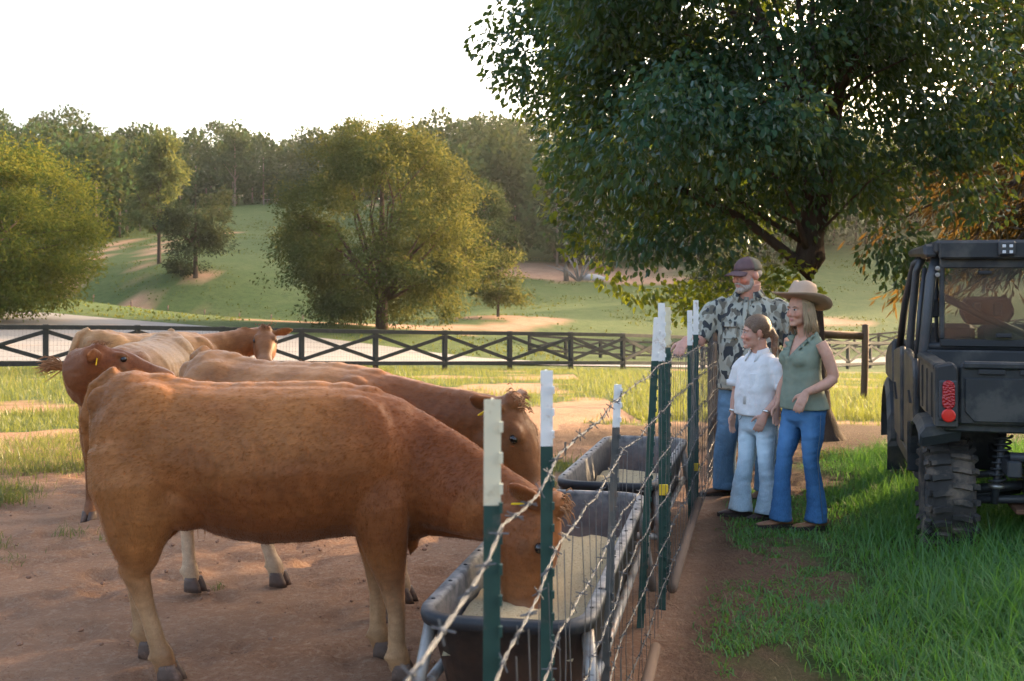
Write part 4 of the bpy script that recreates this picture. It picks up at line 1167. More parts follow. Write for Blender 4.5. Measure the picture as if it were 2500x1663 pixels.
def cow(label, loc, heading, legs, neck, poll, hdir, hup, tail, pal, voxel=.012, hairs=20000, seed=1, switch=None, tagside=None, ear=(0.35, -.15), scale=1.0):
    g = np.random.default_rng(seed)
    root = tag(empty('cow', (loc[0], loc[1], hz(*loc) + .005), R(heading)), label, 'cow')
    root.scale = (scale,) * 3
    mb = MB()
    mb.loft([torso_ring(*t) for t in TORSO])
    for s in (-1, 1):
        mb.ellipsoid((-.50, s * .12, 1.00), (.24, .135, .25)); mb.ellipsoid((.42, s * .135, .93), (.19, .115, .27), Matrix.Rotation(R(-12), 3, 'Y'))
        mb.ellipsoid((-.70, s * .085, 1.16), (.06, .05, .07))
        mb.ellipsoid((-.32, s * .165, .76), (.20, .105, .13)); mb.ellipsoid((.56, s * .11, .80), (.10, .08, .13))
    mb.ellipsoid((.56, 0, .68), (.22, .12, .13))
    dl = [(.50, 0, .60), (.62, 0, .58)] + [(p[0] + .02, p[1], p[2] - b * .92) for p, a, b in neck[1:4]]
    mb.tube(dl, [(.05, .05), (.045, .07), (.035, .065), (.028, .05), (.02, .03)][:len(dl)], 10, up=(0, 0, 1))
    for q in range(6):                                       # loose folds of the dewlap
        pq = Vector(dl[1]).lerp(Vector(dl[2]), q / 6); mb.ellipsoid(pq + Vector((0, 0, -.045)), (.014, .036, .05), Matrix.Rotation(R(14), 3, 'Y'), 8, 6)
    for q in range(10):                                   # knuckled spine
        xq = -.5 + q * .10; mb.ellipsoid((xq, 0, float(np.interp(xq, [t[0] for t in TORSO], [t[1] for t in TORSO])) - .022), (.09, .06, .02), None, 10, 6)
    mb.ellipsoid((-.10, 0, .60), (.12, .06, .05))          # navel
    for lg, rr in legs:
        mb.tube(lg, rr, 14, up=(1, 0, 0))
        # dew claws and knee knobs
        b = Vector(lg[-2]); mb.ellipsoid(b + Vector((-.045, .02, -.005)), (.016, .012, .016), None, 8, 6); mb.ellipsoid(b + Vector((-.045, -.02, -.005)), (.016, .012, .016), None, 8, 6)
    for lg, rr in legs[:2]:
        h = Vector(lg[5]); mb.ellipsoid(h + Vector((-.055, 0, .03)), (.025, .022, .04), None, 10, 6)
    mb.tube([p for p, a, b in neck], [(a, b) for p, a, b in neck], 18, up=(0, 0, 1) if hdir[2] > -.93 else (.3, 0, 1))
    # head
    X = Vector(hdir).normalized(); Z = Vector(hup); Z = (Z - X * Z.dot(X)).normalized(); Y = Z.cross(X)
    Mh = Matrix((X, Y, Z)).transposed(); P0 = Vector(poll)
    def hp(x, y, z): return P0 + Mh @ Vector((x, y, z))
    rings = []
    for x, zc, w, h in HEAD:
        rings.append([hp(x, w * math.copysign(abs(math.cos(a)) ** .85, math.cos(a)), zc + h * math.copysign(abs(math.sin(a)) ** .85, math.sin(a))) for a in [2 * math.pi * j / 18 for j in range(18)]])
    mb.loft(rings)
    mb.ellipsoid(hp(-.005, 0, .085), (.06, .075, .045), Mh)
    for s in (-1, 1):
        mb.ellipsoid(hp(.135, s * .090, .055), (.055, .026, .028), Mh); mb.ellipsoid(hp(.10, s * .06, -.12), (.11, .05, .075), Mh)
        mb.ellipsoid(hp(.47, s * .045, -.045), (.04, .032, .03), Mh); mb.ellipsoid(hp(.42, s * .03, -.115), (.06, .03, .03), Mh)
        a, d = ear
        e0 = Vector((.0, s * .085, .035)); ax = Vector((-a, s * 1.0, d)).normalized()
        mb.tube([P0 + Mh @ (e0 + ax * k) for k in (0, .05, .11, .16, .205)], [(.024, .030), (.024, .052), (.020, .064), (.016, .048), (.011, .014)], 12, up=tuple(Mh @ Vector((.2, 0, 1))))
    if tail: mb.tube(tail, [.036, .032, .026, .022, .018][:len(tail)] if len(tail) <= 5 else [.036] + [.024] * (len(tail) - 2) + [.016], 8, up=(0, 1, 0.05))
    me = fuse(mb, voxel, 5, .5)
    co = co_of(me)
    vn = np.empty(len(co) * 3, dtype=np.float32); me.vertices.foreach_get('normal', vn); vn = vn.reshape(-1, 3)
    rib = smoothstep(.70, .80, co[:, 2]) * smoothstep(1.12, 1.0, co[:, 2]) * smoothstep(-.32, -.2, co[:, 0]) * smoothstep(.36, .22, co[:, 0])
    body_k = smoothstep(.45, .6, co[:, 2])
    dsp = .0028 * rib * np.sin((co[:, 0] + (co[:, 2] - .9) * .35) * 2 * math.pi / .078) + body_k * ((fbm(co[:, 0] + co[:, 1] * .7, co[:, 2] + co[:, 1] * .5,   .30, seed, 3) - .5) * .016 + (fbm(co[:, 0] * 1.3, co[:, 2] * .7 + co[:, 1], .07, seed + 5, 2) - .5) * .007)
    nk = smoothstep(.60, .72, co[:, 0]) * smoothstep(.45, .6, co[:, 2]) * smoothstep(1.1, .95, co[:, 0])
    dsp += nk * .0011 * np.sin((co[:, 0] * .8 - co[:, 2] * .45) * 2 * math.pi / .055 + 2 * np.sin(co[:, 2] * 9))
    co = (co + vn * dsp[:, None]).astype(np.float32); me.vertices.foreach_set('co', co.ravel()); me.update()
    # coat colours: own markings of the animal
    rel = (co - np.array(P0)) @ np.array(Mh)              # head frame
    head_k = smoothstep(-.28, .02, rel[:, 0]) * smoothstep(.42, .28, np.linalg.norm(rel - np.array([.2, 0, -.04]), axis=1))
    col = np.tile(np.array(pal['body']), (len(co), 1))
    def lay(c, k): 
        k = np.clip(k, 0, 1)[:, None]; col[:] = col * (1 - k) + np.array(c) * k
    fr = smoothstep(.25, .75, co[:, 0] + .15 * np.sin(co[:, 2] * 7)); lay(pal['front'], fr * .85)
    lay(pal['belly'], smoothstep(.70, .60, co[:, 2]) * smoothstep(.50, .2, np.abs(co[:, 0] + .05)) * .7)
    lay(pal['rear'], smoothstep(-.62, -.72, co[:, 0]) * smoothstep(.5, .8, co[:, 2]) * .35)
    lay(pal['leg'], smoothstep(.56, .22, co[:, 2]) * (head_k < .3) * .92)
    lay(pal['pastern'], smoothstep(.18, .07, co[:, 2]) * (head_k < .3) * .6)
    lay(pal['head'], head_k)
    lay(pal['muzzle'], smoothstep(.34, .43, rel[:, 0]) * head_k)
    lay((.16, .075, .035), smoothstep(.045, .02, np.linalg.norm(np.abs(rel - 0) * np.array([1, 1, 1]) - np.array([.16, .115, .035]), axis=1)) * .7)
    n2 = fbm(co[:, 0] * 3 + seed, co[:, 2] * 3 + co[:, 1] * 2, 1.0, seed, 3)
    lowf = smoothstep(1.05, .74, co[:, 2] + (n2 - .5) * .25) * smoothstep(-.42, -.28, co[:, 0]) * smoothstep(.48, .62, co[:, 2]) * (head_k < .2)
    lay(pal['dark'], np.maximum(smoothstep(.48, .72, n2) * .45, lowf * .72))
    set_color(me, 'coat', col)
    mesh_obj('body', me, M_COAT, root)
    for lg, rr in legs:
        h = MB(); p = lg[-1]; claws(h, p, (1, 0, 0), 1.0); h.build('hoof', M_HOOF, root, True)
    for s in (-1, 1):
        MB().ellipsoid(hp(.160, s * .106, .030), (.022, .016, .019), Mh, 14, 8).build('eye', M_EYE, root, True)
        MB().ellipsoid(hp(.492, s * .042, -.055), (.012, .015, .019), Mh @ Matrix.Rotation(R(25 * s), 3, 'Z'), 10, 6).build('nostril', M_DARKHOLE, root, True)
    mz = MB(); mz.ellipsoid(hp(.487, 0, -.062), (.032, .060, .040), Mh, 16, 10); mz.build('nose', M_NOSE, root, True)
    if tagside:
        a, d = ear
        e0 = Vector((.012, tagside * .085, .035)); ax = Vector((-a, tagside, d)).normalized()
        q = P0 + Mh @ (e0 + ax * .10 + Vector((.018, 0, -.035)))
        MB().box(q, (.008, .042, .05), Mh, .8).build('ear_tag', M_YELLOWTAG, root, bevel=.003)
    # short hair over the coat
    npoly = len(me.polygons)
    cen = np.empty(npoly * 3, dtype=np.float32); me.polygons.foreach_get('center', cen); cen = cen.reshape(-1, 3)
    nor = np.empty(npoly * 3, dtype=np.float32); me.polygons.foreach_get('normal', nor); nor = nor.reshape(-1, 3)
    v0 = np.empty(npoly * 4, dtype=np.int32); me.polygons.foreach_get('vertices', v0[:npoly * 4]) if len(me.loops) == npoly * 4 else None
    pc = col[v0.reshape(-1, 4)[:, 0]] if len(me.loops) == npoly * 4 else np.tile(np.array(pal['body']), (npoly, 1))
    ii = g.integers(0, npoly, hairs)
    c, nn, hc = cen[ii] + g.normal(size=(hairs, 3)) * voxel * .4, nor[ii], pc[ii]
    flow = np.where((c[:, 2] < .6)[:, None], np.array([[-.15, 0, -1.0]]), np.array([[-1.0, 0, -.55]])) + g.normal(size=(hairs, 3)) * .25
    hk = smoothstep(-.2, .0, (c - np.array(P0)) @ np.array(X)) ; flow = flow * (1 - hk)[:, None] + np.array(X) * .9 * hk[:, None] + g.normal(size=(hairs, 3)) * .1
    tan = unit(flow - nn * (flow * nn).sum(1, keepdims=True))
    L = g.uniform(.010, .020, hairs) * (1 - .35 * hk); W = .0019
    d = unit(tan + nn * g.uniform(.12, .42, hairs)[:, None]); sd = unit(np.cross(d, nn))
    V = np.stack([c - sd * W / 2, c + sd * W / 2, c + d * L[:, None]], 1).reshape(-1, 3)
    hm = np_mesh('coat_hair', V, np.arange(hairs * 3).reshape(-1, 3))
    set_color(hm, 'coat', np.repeat(np.clip(hc * g.uniform(.76, 1.26, (hairs, 1)), 0, 1), 3, 0))
    mesh_obj('coat_hair', hm, M_HAIR, root)['kind'] = 'stuff'
    # long hair: tail switch and poll tuft
    lh = MB()
    if switch:
        a, bdir, ln, nst = switch
        for k in range(nst):
            a0 = Vector(a) + Vector(g.normal(size=3)) * .012; dd = (Vector(bdir).normalized() + Vector(g.normal(size=3)) * .22).normalized()
            l = ln * g.uniform(.6, 1.05); mid = a0 + dd * l * .5 + Vector(g.normal(size=3)) * .02 + Vector((0, 0, .01))
            lh.tube([a0, mid, a0 + dd * l + Vector((0, 0, -.03))], [.006, .005, .0012], 4)
        lh.build('tail_switch', M_SWITCH, root)['kind'] = 'stuff'
    tf = MB()
    for k in range(46):
        a0 = hp(.0 + g.normal() * .03, g.normal() * .045, .115); dd = (Mh @ Vector((.25 + g.normal() * .4, g.normal() * .6, .8))).normalized(); l = g.uniform(.018, .04)
        tf.tube([a0, a0 + dd * l * .6, a0 + dd * l + Mh @ Vector((.02, 0, 0))], [.004, .003, .001], 4)
    tf.build('poll_tuft', M_SWITCH, root)['kind'] = 'stuff'
    return root

PAL_A = dict(body=(.285, .118, .036), front=(.175, .047, .010), belly=(.24, .105, .038), rear=(.29, .135, .05), leg=(.40, .25, .135), pastern=(.28, .15, .07), head=(.25, .092, .029), muzzle=(.36, .20, .12), dark=(.13, .036, .009))
PAL_B = dict(body=(.34, .16, .062), front=(.155, .046, .012), belly=(.40, .27, .16), rear=(.38, .22, .12), leg=(.55, .41, .28), pastern=(.42, .28, .17), head=(.165, .060, .018), muzzle=(.34, .19, .11), dark=(.13, .045, .013))
PAL_C = dict(body=(.38, .21, .095), front=(.185, .055, .014), belly=(.40, .25, .14), rear=(.45, .30, .18), leg=(.16, .06, .024), pastern=(.26, .13, .07), head=(.17, .052, .015), muzzle=(.24, .105, .05), dark=(.14, .05, .02))
PAL_D = dict(body=(.36, .19, .075), front=(.27, .105, .034), belly=(.42, .27, .16), rear=(.50, .36, .23), leg=(.45, .30, .18), pastern=(.38, .25, .15), head=(.24, .09, .03), muzzle=(.30, .14, .07), dark=(.22, .09, .03))

# the near cow, eating from the near trough
cow('big tan cow in front, side on, eating from the nearest trough', (-1.05, 4.93), 0,
    [(hind_leg(-1, (-.525, .44), -.415), R_HIND), (hind_leg(1, (-.655, .43), -.60), R_HIND), (fore_leg(-1, .565), R_FORE), (fore_leg(1, .45, .15, .43), R_FORE)],
    [((.40, 0, .93), .17, .27), ((.60, -.02, .88), .15, .25), ((.78, -.08, .82), .125, .21), ((.92, -.16, .77), .11, .175), ((1.04, -.24, .735), .10, .15), ((1.12, -.31, .72), .095, .125)],
    (1.15, -.33, .77), (.02, -.16, -1), (1, -.25, 0), [(-.66, 0, 1.285), (-.77, 0, 1.22), (-.80, -.01, 1.08), (-.785, .02, .90), (-.72, .10, .72), (-.62, .18, .58)],
    PAL_A, .0105, 90000, 3, ((-.62, .18, .58), (.25, .0, -1), .14, 24), -1, (.55, -.45))
# second cow beyond it, head over the trough
cow('reddish cow behind the big tan cow with its head over the trough', (-1.10, 6.02), -25,
    [(hind_leg(-1, (-.66, .43), -.63), R_HIND), (hind_leg(1, (-.42, .43), -.28, .12), R_HIND), (fore_leg(-1, .60, .19), R_FORE), (fore_leg(1, .50), R_FORE)],
    [((.40, 0, .95), .17, .26), ((.62, 0, .95), .15, .235), ((.82, 0, .96), .125, .19), ((1.0, 0, .97), .105, .16), ((1.13, 0, .98), .10, .135)],
    (1.16, .0, 1.035), (.56, -.03, -.83), (.83, 0, .56), [(-.66, 0, 1.285), (-.76, .03, 1.24), (-.80, .08, 1.1), (-.80, .1, .85), (-.78, .1, .6)],
    PAL_B, .012, 40000, 4, ((-.78, .1, .6), (0, 0, -1), .35, 40), -1, (.5, -.05))
# third cow faces the camera and turns its head aside
cow('red headed cow at the left facing the camera with its head turned back', (-2.81, 8.62), -92,
    [(hind_leg(-1, (-.62, .43), -.56), R_HIND), (hind_leg(1, (-.58, .43), -.50), R_HIND), (fore_leg(-1, .58), R_FORE), (fore_leg(1, .50), R_FORE)],
    [((.40, 0, .95), .18, .26), ((.60, -.06, .99), .165, .24), ((.78, -.10, 1.04), .15, .20), ((.90, -.08, 1.09), .13, .165), ((.93, .0, 1.12), .11, .14), ((.90, .06, 1.125), .10, .12)],
    (.90, .03, 1.155), (-.38, .90, -.13), (-.1, .1, 1), [(-.66, 0, 1.285), (-.77, 0, 1.22), (-.80, 0, 1.0), (-.79, 0, .7)],
    PAL_C, .012, 40000, 5, ((-.79, 0, .7), (0, 0, -1), .3, 40), -1, (.45, -.02))
# fourth cow beyond, looking round at the camera
cow('golden tan cow standing farthest back and looking at the camera', (-3.55, 11.3), 48,
    [(hind_leg(-1, (-.62, .43), -.56), R_HIND), (hind_leg(1, (-.60, .43), -.52), R_HIND), (fore_leg(-1, .52), R_FORE), (fore_leg(1, .56), R_FORE)],
    [((.40, 0, .95), .18, .26), ((.62, 0, 1.0), .155, .22), ((.84, -.0, 1.05), .13, .18), ((1.02, -.03, 1.10), .115, .15), ((1.14, -.08, 1.13), .105, .13), ((1.17, -.13, 1.14), .10, .12)],
    (1.17, -.14, 1.16), (-.55, -.75, -.42), (-.2, -.3, 1), [(-.66, 0, 1.285), (-.76, 0, 1.25), (-.82, 0, 1.12), (-.86, 0, 1.0), (-.93, -.02, .96)],
    PAL_D, .013, 30000, 6, ((-.91, -.02, .965), (-1, .35, .15), .24, 80), None, (.2, .12), 1.04)
# ------------------------------------------------------------------ people
def skin_mat(name, c):
    m, nt, out = nt_new(name)
    b = N(nt, 'ShaderNodeBsdfPrincipled'); nt.links.new(b.outputs[0], out.inputs[0])
    base = attr(nt, 'skin', 'Color')
    k = ramp(nt, noise(nt, 35, 4, .6, objco(nt)), [(.3, (.90, .86, .85)), (.7, (1.07, 1.04, 1.03))])
    nt.links.new(mixc(nt, 1.0, base, k, 'MULTIPLY'), b.inputs['Base Color'])
    b.inputs['Roughness'].default_value = .5; b.inputs['Specular IOR Level'].default_value = .35
    b.inputs['Subsurface Weight'].default_value = .12; b.inputs['Subsurface Radius'].default_value = (.010, .004, .002); b.inputs['Subsurface Scale'].default_value = 1
    nt.links.new(bump(nt, noise(nt, 160, 3, .6, objco(nt)), .08, .003), b.inputs['Normal'])
    return m
M_SKIN = skin_mat('skin', None)
M_EYEW = pmat('eye_white', (.62, .58, .55), rough=.2); M_IRIS = pmat('iris', (.03, .025, .02), rough=.15)
def denim(name, c1, c2):
    m, nt, out = nt_new(name)
    b = N(nt, 'ShaderNodeBsdfPrincipled'); nt.links.new(b.outputs[0], out.inputs[0])
    oc = objco(nt)
    c = mixc(nt, ramp(nt, noise(nt, 5, 5, .65, objco(nt, (1, 1, .5))), [(.3, 0.), (.72, 1.)]), c1, c2)
    c = mixc(nt, ramp(nt, noise(nt, 220, 3, .7, objco(nt, (1, 1, .25))), [(.4, 0.), (.75, .35)]), c, tuple(min(1, q * 1.9) for q in c2))
    c = mixc(nt, attr(nt, 'fade'), c, tuple(min(1, q * 1.55 + .015) for q in c2))
    nt.links.new(c, b.inputs['Base Color']); b.inputs['Roughness'].default_value = .9; b.inputs['Specular IOR Level'].default_value = .1
    n1 = bump(nt, noise(nt, 14, 4, .6, objco(nt, (1, 1, 1.8))), .35, .02)
    nt.links.new(n1, b.inputs['Normal']); return m
M_DEN_MAN = denim('dark_blue_denim', (.035, .075, .13), (.08, .145, .21))
M_DEN_GIRL = denim('pale_blue_denim', (.24, .34, .41), (.40, .49, .54))
M_DEN_WOM = denim('mid_blue_denim', (.022, .070, .17), (.055, .14, .27))
def cloth(name, c1, c2, wr=.5, sc=9):
    m, nt, out = nt_new(name)
    b = N(nt, 'ShaderNodeBsdfPrincipled'); nt.links.new(b.outputs[0], out.inputs[0])
    nt.links.new(mixc(nt, ramp(nt, noise(nt, 12, 5, .6, objco(nt)), [(.3, 0.), (.7, 1.)]), c1, c2), b.inputs['Base Color'])
    b.inputs['Roughness'].default_value = .9; b.inputs['Specular IOR Level'].default_value = .12
    h = noise(nt, sc, 4, .55, objco(nt, (1, 1, .45)))
    nt.links.new(bump(nt, h, wr, .03), b.inputs['Normal']); return m
M_WHITE = cloth('white_cotton', (.72, .72, .71), (.62, .62, .62), .45, 16)
M_SAGE = cloth('sage_green_knit', (.17, .205, .155), (.215, .25, .19), .3, 9)
m, nt, out = nt_new('camouflage_cotton')
b = N(nt, 'ShaderNodeBsdfPrincipled'); nt.links.new(b.outputs[0], out.inputs[0])
def blot(scale, off, lo, hi):
    mp = N(nt, 'ShaderNodeMapping'); mp.inputs['Location'].default_value = off; mp.inputs['Scale'].default_value = (1, 1, .62)
    nt.links.new(objco(nt), mp.inputs['Vector'])
    return ramp(nt, noise(nt, scale, 1.2, .4, mp.outputs['Vector']), [(lo, 0.), (hi, 1.)])
c = mixc(nt, blot(17, (0, 0, 0), .55, .57), (.34, .345, .29), (.235, .225, .18))
c = mixc(nt, blot(21, (3, 7, 1), .575, .595), c, (.125, .115, .09))
c = mixc(nt, blot(19, (9, 2, 5), .565, .585), c, (.045, .050, .054))
nt.links.new(c, b.inputs['Base Color']); b.inputs['Roughness'].default_value = .9; b.inputs['Specular IOR Level'].default_value = .1
nt.links.new(bump(nt, noise(nt, 9, 4, .55, objco(nt, (1, 1, .4))), .5, .04), b.inputs['Normal'])
M_CAMO = m
M_LEATHER = pmat('brown_leather', (.13, .065, .035), (.075, .04, .025), 12, .55, bmp=.3, bscale=40)
M_LEATHER_T = pmat('tan_leather', (.27, .125, .06), (.18, .085, .045), 12, .5, bmp=.3, bscale=40)
M_LEATHER_D = pmat('dark_brown_leather', (.06, .032, .026), (.035, .02, .018), 12, .5, bmp=.3, bscale=40)
M_SOLE = pmat('dark_sole', (.035, .025, .02), rough=.8)
M_FELT = pmat('tan_felt', (.44, .32, .235), (.37, .27, .195), 9, .95, bmp=.25, bscale=120, spec=.1)
M_BAND = pmat('dark_hat_band', (.055, .035, .03), rough=.7)
M_CAPF = pmat('faded_maroon_cap', (.10, .062, .065), (.15, .10, .10), 14, .9, bmp=.3, bscale=120, spec=.1)
M_CAPB = pmat('olive_cap_mesh', (.20, .175, .125), (.15, .13, .095), 80, .9, bmp=.4, bscale=300, spec=.1)
M_BUTTON = pmat('pale_button', (.5, .48, .42), rough=.4)
M_SILVER = pmat('silver', (.7, .68, .64), rough=.25, metal=.9)
def hairm(name, c1, c2, st=(6, 6, .6)):
    return pmat(name, c1, c2, 26, .5, bmp=.5, bscale=50, stretch=st, spec=.35, bdist=.01)
M_H_GREY = hairm('grey_hair', (.30, .28, .26), (.18, .165, .155)); M_H_BROWN = hairm('brown_hair', (.10, .060, .038), (.19, .125, .08), (1, 6, 6))
M_H_BLOND = hairm('blonde_hair', (.44, .33, .20), (.26, .18, .105)); M_BEARD = hairm('grey_beard', (.46, .42, .38), (.25, .20, .17), (5, 5, 2))

def rz3(a): return Matrix.Rotation(a, 3, 'Z')
def hand(mb, wrist, d, pn, thumb, curl=.5, size=1.0, spread=.12):
    """palm, four jointed fingers and a thumb off the side of the palm. d: fingers direction, pn: palm normal, thumb: side vector sign"""
    d = Vector(d).normalized(); pn = Vector(pn); pn = (pn - d * pn.dot(d)).normalized(); s = d.cross(pn) * thumb
    w = Vector(wrist)
    mb.tube([w - d * .02 * size, w + d * .02 * size, w + d * .055 * size, w + d * .092 * size], [(.026 * size, .019 * size), (.034 * size, .018 * size), (.042 * size, .017 * size), (.040 * size, .013 * size)], 12, up=tuple(pn))
    for k, (off, L) in enumerate(((.030, .072), (.010, .080), (-.011, .075), (-.030, .058))):
        p = w + d * .085 * size + s * off * size
        dd = (d + s * (off * spread * 14)).normalized(); pts = [p]; a = 0
        for seg, fr in enumerate((.45, .32, .26)):
            a += curl * (.7 + .25 * k * .5) * (1.0 if seg else .6)
            v = dd * math.cos(a) + pn * math.sin(a)
            p = p + v * L * fr * size; pts.append(p)
        mb.tube(pts, [.0098 * size, .0092 * size, .0085 * size, .0062 * size], 8, up=tuple(s))
    p = w + d * .022 * size + s * .028 * size; pts = [p]
    for dv, L in (((d * .65 + s * .72 + pn * .15), .038), ((d * .88 + s * .38 + pn * .35), .032), ((d * .95 + s * .12 + pn * .4), .027)):
        p = p + dv.normalized() * L * size; pts.append(p)
    mb.tube(pts, [.0135 * size, .0125 * size, .0105 * size, .0075 * size], 8, up=tuple(pn))

def head_shapes(mb, c, yaw, pitch, k, wide=1.0, neck_to=None, neck_r=.06, nose=1.0, brow=1.0):
    Mh = (rz3(yaw) @ Matrix.Rotation(pitch, 3, 'Y')); C = Vector(c)
    def hp(x, y, z): return C + Mh @ (Vector((x, y * wide, z)) * k)
    def el(x, y, z, a, b_, c_): mb.ellipsoid(hp(x, y, z), (a * k, b_ * k * wide, c_ * k), Mh, 14, 10)
    el(-.012, 0, .035, .098, .077, .086); el(.028, 0, -.018, .068, .063, .092); el(.030, 0, -.072, .058, .054, .042); el(.074, 0, -.098, .024, .028, .020)
    nx_o = (1 - nose) * .016
    mb.tube([hp(.086 - nx_o * .3, 0, .018), hp(.098 - nx_o * .8, 0, -.006), hp(.110 - nx_o, 0, -.028)], [.008 * k, .010 * k * nose, .013 * k * nose], 8, up=(0, 0, 1)); el(.109 - nx_o, 0, -.031, .014 * nose, .016 * nose, .011)
    for s in (-1, 1):
        el(.081 - (1 - brow) * .012, s * .030, .023, .014, .026, .009); el(.066, s * .038, -.030, .028, .022, .024); el(-.006, s * .078, -.006, .020, .010, .031); el(.098, s * .012, -.036, .010, .008, .008)
        el(.085, s * .031, -.007, .010, .016, .006)
    el(.091, 0, -.059, .011, .024, .0065); el(.089, 0, -.071, .011, .020, .007)
    if neck_to is not None:
        n0 = hp(-.018, 0, -.05); mb.tube([n0, n0.lerp(Vector(neck_to), .5), Vector(neck_to)], [neck_r * .95, neck_r, neck_r * 1.15], 14, up=(1, 0, 0))
    return hp, Mh
def limb(mb, pts, rad, n=12): mb.tube(pts, rad, n, up=(1, 0, .05))
def orings(rows, n=28): return [[Vector((xc + dx * math.copysign(abs(math.cos(a)) ** .9, math.cos(a)), yc + dy * math.copysign(abs(math.sin(a)) ** .9, math.sin(a)), z)) for a in [2 * math.pi * j / n for j in range(n)]] for (z, xc, yc, dx, dy) in rows]
def wrinkle(me, amp, sc, seed, z0=None, z1=None):
    co = co_of(me); nn = np.empty(len(co) * 3, dtype=np.float32); me.vertices.foreach_get('normal', nn); nn = nn.reshape(-1, 3)
    w = (fbm(co[:, 0] * 1.2 + co[:, 1] + co[:, 2] * .7, co[:, 2] * 1.7 - co[:, 1] * .6, sc, seed, 3) - .5)
    co = co + nn * (amp * 2 * w)[:, None]
    me.vertices.foreach_set('co', co.astype(np.float32).ravel()); me.update()

M_STITCH = pmat('pale_stitching', (.11, .15, .20), rough=.9)
def denim_detail(root, me, hip, legs_, waist):
    """worn fading on the thighs, side seams, pocket edges and belt loops"""
    co = co_of(me); nn = np.empty(len(co) * 3, dtype=np.float32); me.vertices.foreach_get('normal', nn); nn = nn.reshape(-1, 3)
    f = smoothstep(.1, .9, nn[:, 0]) * np.exp(-((co[:, 2] - hip * .72) / (hip * .26)) ** 2) * (.55 + .6 * fbm(co[:, 1], co[:, 2], .05, 3, 3))
    f += .35 * smoothstep(.03, .0, np.abs(np.sin(co[:, 2] * 46 + 3 * np.sin(co[:, 1] * 17))) * .1) * smoothstep(hip * .25, 0, co[:, 2])
    set_attr(me, 'fade', np.clip(f, 0, 1))
    o = mesh_obj('jeans', me, None, root)
    from mathutils.bvhtree import BVHTree
    bv = BVHTree.FromPolygons([tuple(c) for c in co], [tuple(p.vertices) for p in me.polygons])
    def snap(p):
        q = bv.find_nearest(Vector(p)); return q[0] + q[1] * .0012
    for s, pts in legs_:
        MB().tube([snap((x, y + s * .2, z)) for x, y, z in pts], .0024, 5, up=(1, 0, 0)).build('side_seam', M_STITCH, o, True)
        MB().tube([snap((.2, s * a, waist + dz)) for a, dz in ((.055, -.02), (.075, -.06), (.11, -.085), (.16, -.09))], .0022, 5).build('pocket_edge', M_STITCH, o, True)
        MB().tube([snap((-.2, s * a, waist + dz)) for a, dz in ((.03, -.06), (.03, -.18), (.065, -.21), (.10, -.18), (.10, -.06), (.03, -.06))], .0022, 5).build('pocket_edge', M_STITCH, o, True)
    return o
def shoe(root, name, p, ang, L, w, h, mat, boot=False):
    f = Vector((math.cos(ang), math.sin(ang), 0)); l = Vector((-f.y, f.x, 0)); p = Vector((p[0], p[1], 0))
    def ring(t, ww, z0, z1, n=14):
        c = p + f * (t * L); zc = (z0 + z1) / 2; hh = (z1 - z0) / 2
        return [c + l * (ww * math.cos(a)) + Vector((0, 0, zc + hh * math.sin(a))) for a in [2 * math.pi * j / n for j in range(n)]]
    m = MB(); m.loft([ring(-.30, .3 * w, .03, h * .7), ring(-.26, .75 * w, .015, h), ring(-.10, .85 * w, .015, h * 1.05), ring(.08, .9 * w, .015, h * .85), ring(.3, 1.0 * w, .015, h * .58), ring(.5, .92 * w, .015, h * .48), ring(.63, .6 * w, .018, h * .36), ring(.70, .2 * w, .02, h * .24)])
    o = m.build(name, mat, root, True)
    s = MB(); n = 18; out = []
    for j in range(n):
        a = 2 * math.pi * j / n; t = .2 + .51 * math.cos(a); ww = w * 1.06 * math.sin(a) * (1 if t > 0 else .85)
        out.append(p + f * (t * L) + l * ww)
    s.loft([[q + Vector((0, 0, -.004)) for q in out], [q + Vector((0, 0, .024)) for q in out]]); s.build('sole', M_SOLE, o)
    return o

def finish_skin(root, mb, hp, Mh, headc, k, base, lip, voxel=.0062, cheek=.25):
    me = fuse(mb, voxel, 3, .5); co = co_of(me)
    rel = ((co - np.array(headc)) @ np.array(Mh)) / k
    col = np.tile(np.array(base), (len(co), 1))
    def lay(c, q): q = np.clip(q, 0, 1)[:, None]; col[:] = col * (1 - q) + np.array(c) * q
    def near(p, r): return smoothstep(1.15, .7, np.linalg.norm((rel - np.array(p)) / np.array(r), axis=1))
    red = (base[0] * 1.02, base[1] * .72, base[2] * .66)
    for s in (-1, 1): lay(red, near((.075, s * .040, -.035), (.04, .026, .028)) * cheek * 2); lay(red, near((0, s * .08, -.005), (.03, .02, .035)) * .5)
    lay(red, near((.115, 0, -.03), (.02, .02, .016)) * .5)
    lay(lip, near((.098, 0, -.065), (.018, .024, .012)) * .8)
    for s in (-1, 1): lay((base[0] * .62, base[1] * .52, base[2] * .48), near((.088, s * .031, .006), (.016, .018, .011)) * .55)
    set_color(me, 'skin', col); mesh_obj('body', me, M_SKIN, root)
    for s in (-1, 1):
        e = MB().ellipsoid(hp(.0845, s * .030, .006), (.010 * k, .0135 * k, .0062 * k), Mh, 12, 8).build('eye', M_EYEW, root, True)
        MB().ellipsoid(hp(.0915, s * .030, .006), (.0042 * k, .0062 * k, .0058 * k), Mh, 10, 6).build('iris', M_IRIS, e, True)
        eb = MB(); eb.tube([hp(.090, s * .012, .024), hp(.094, s * .030, .029), hp(.082, s * .048, .024)], [.0035 * k, .004 * k, .002 * k], 6)
        eb.build('eyebrow', root.get('_brow') and M_H_BROWN or M_H_BROWN, root, True)
        MB().tube([hp(.0935, s * .018, .0085), hp(.096, s * .030, .0125), hp(.088, s * .044, .0085)], .0016 * k, 5).build('upper_lid', M_IRIS, root, True)

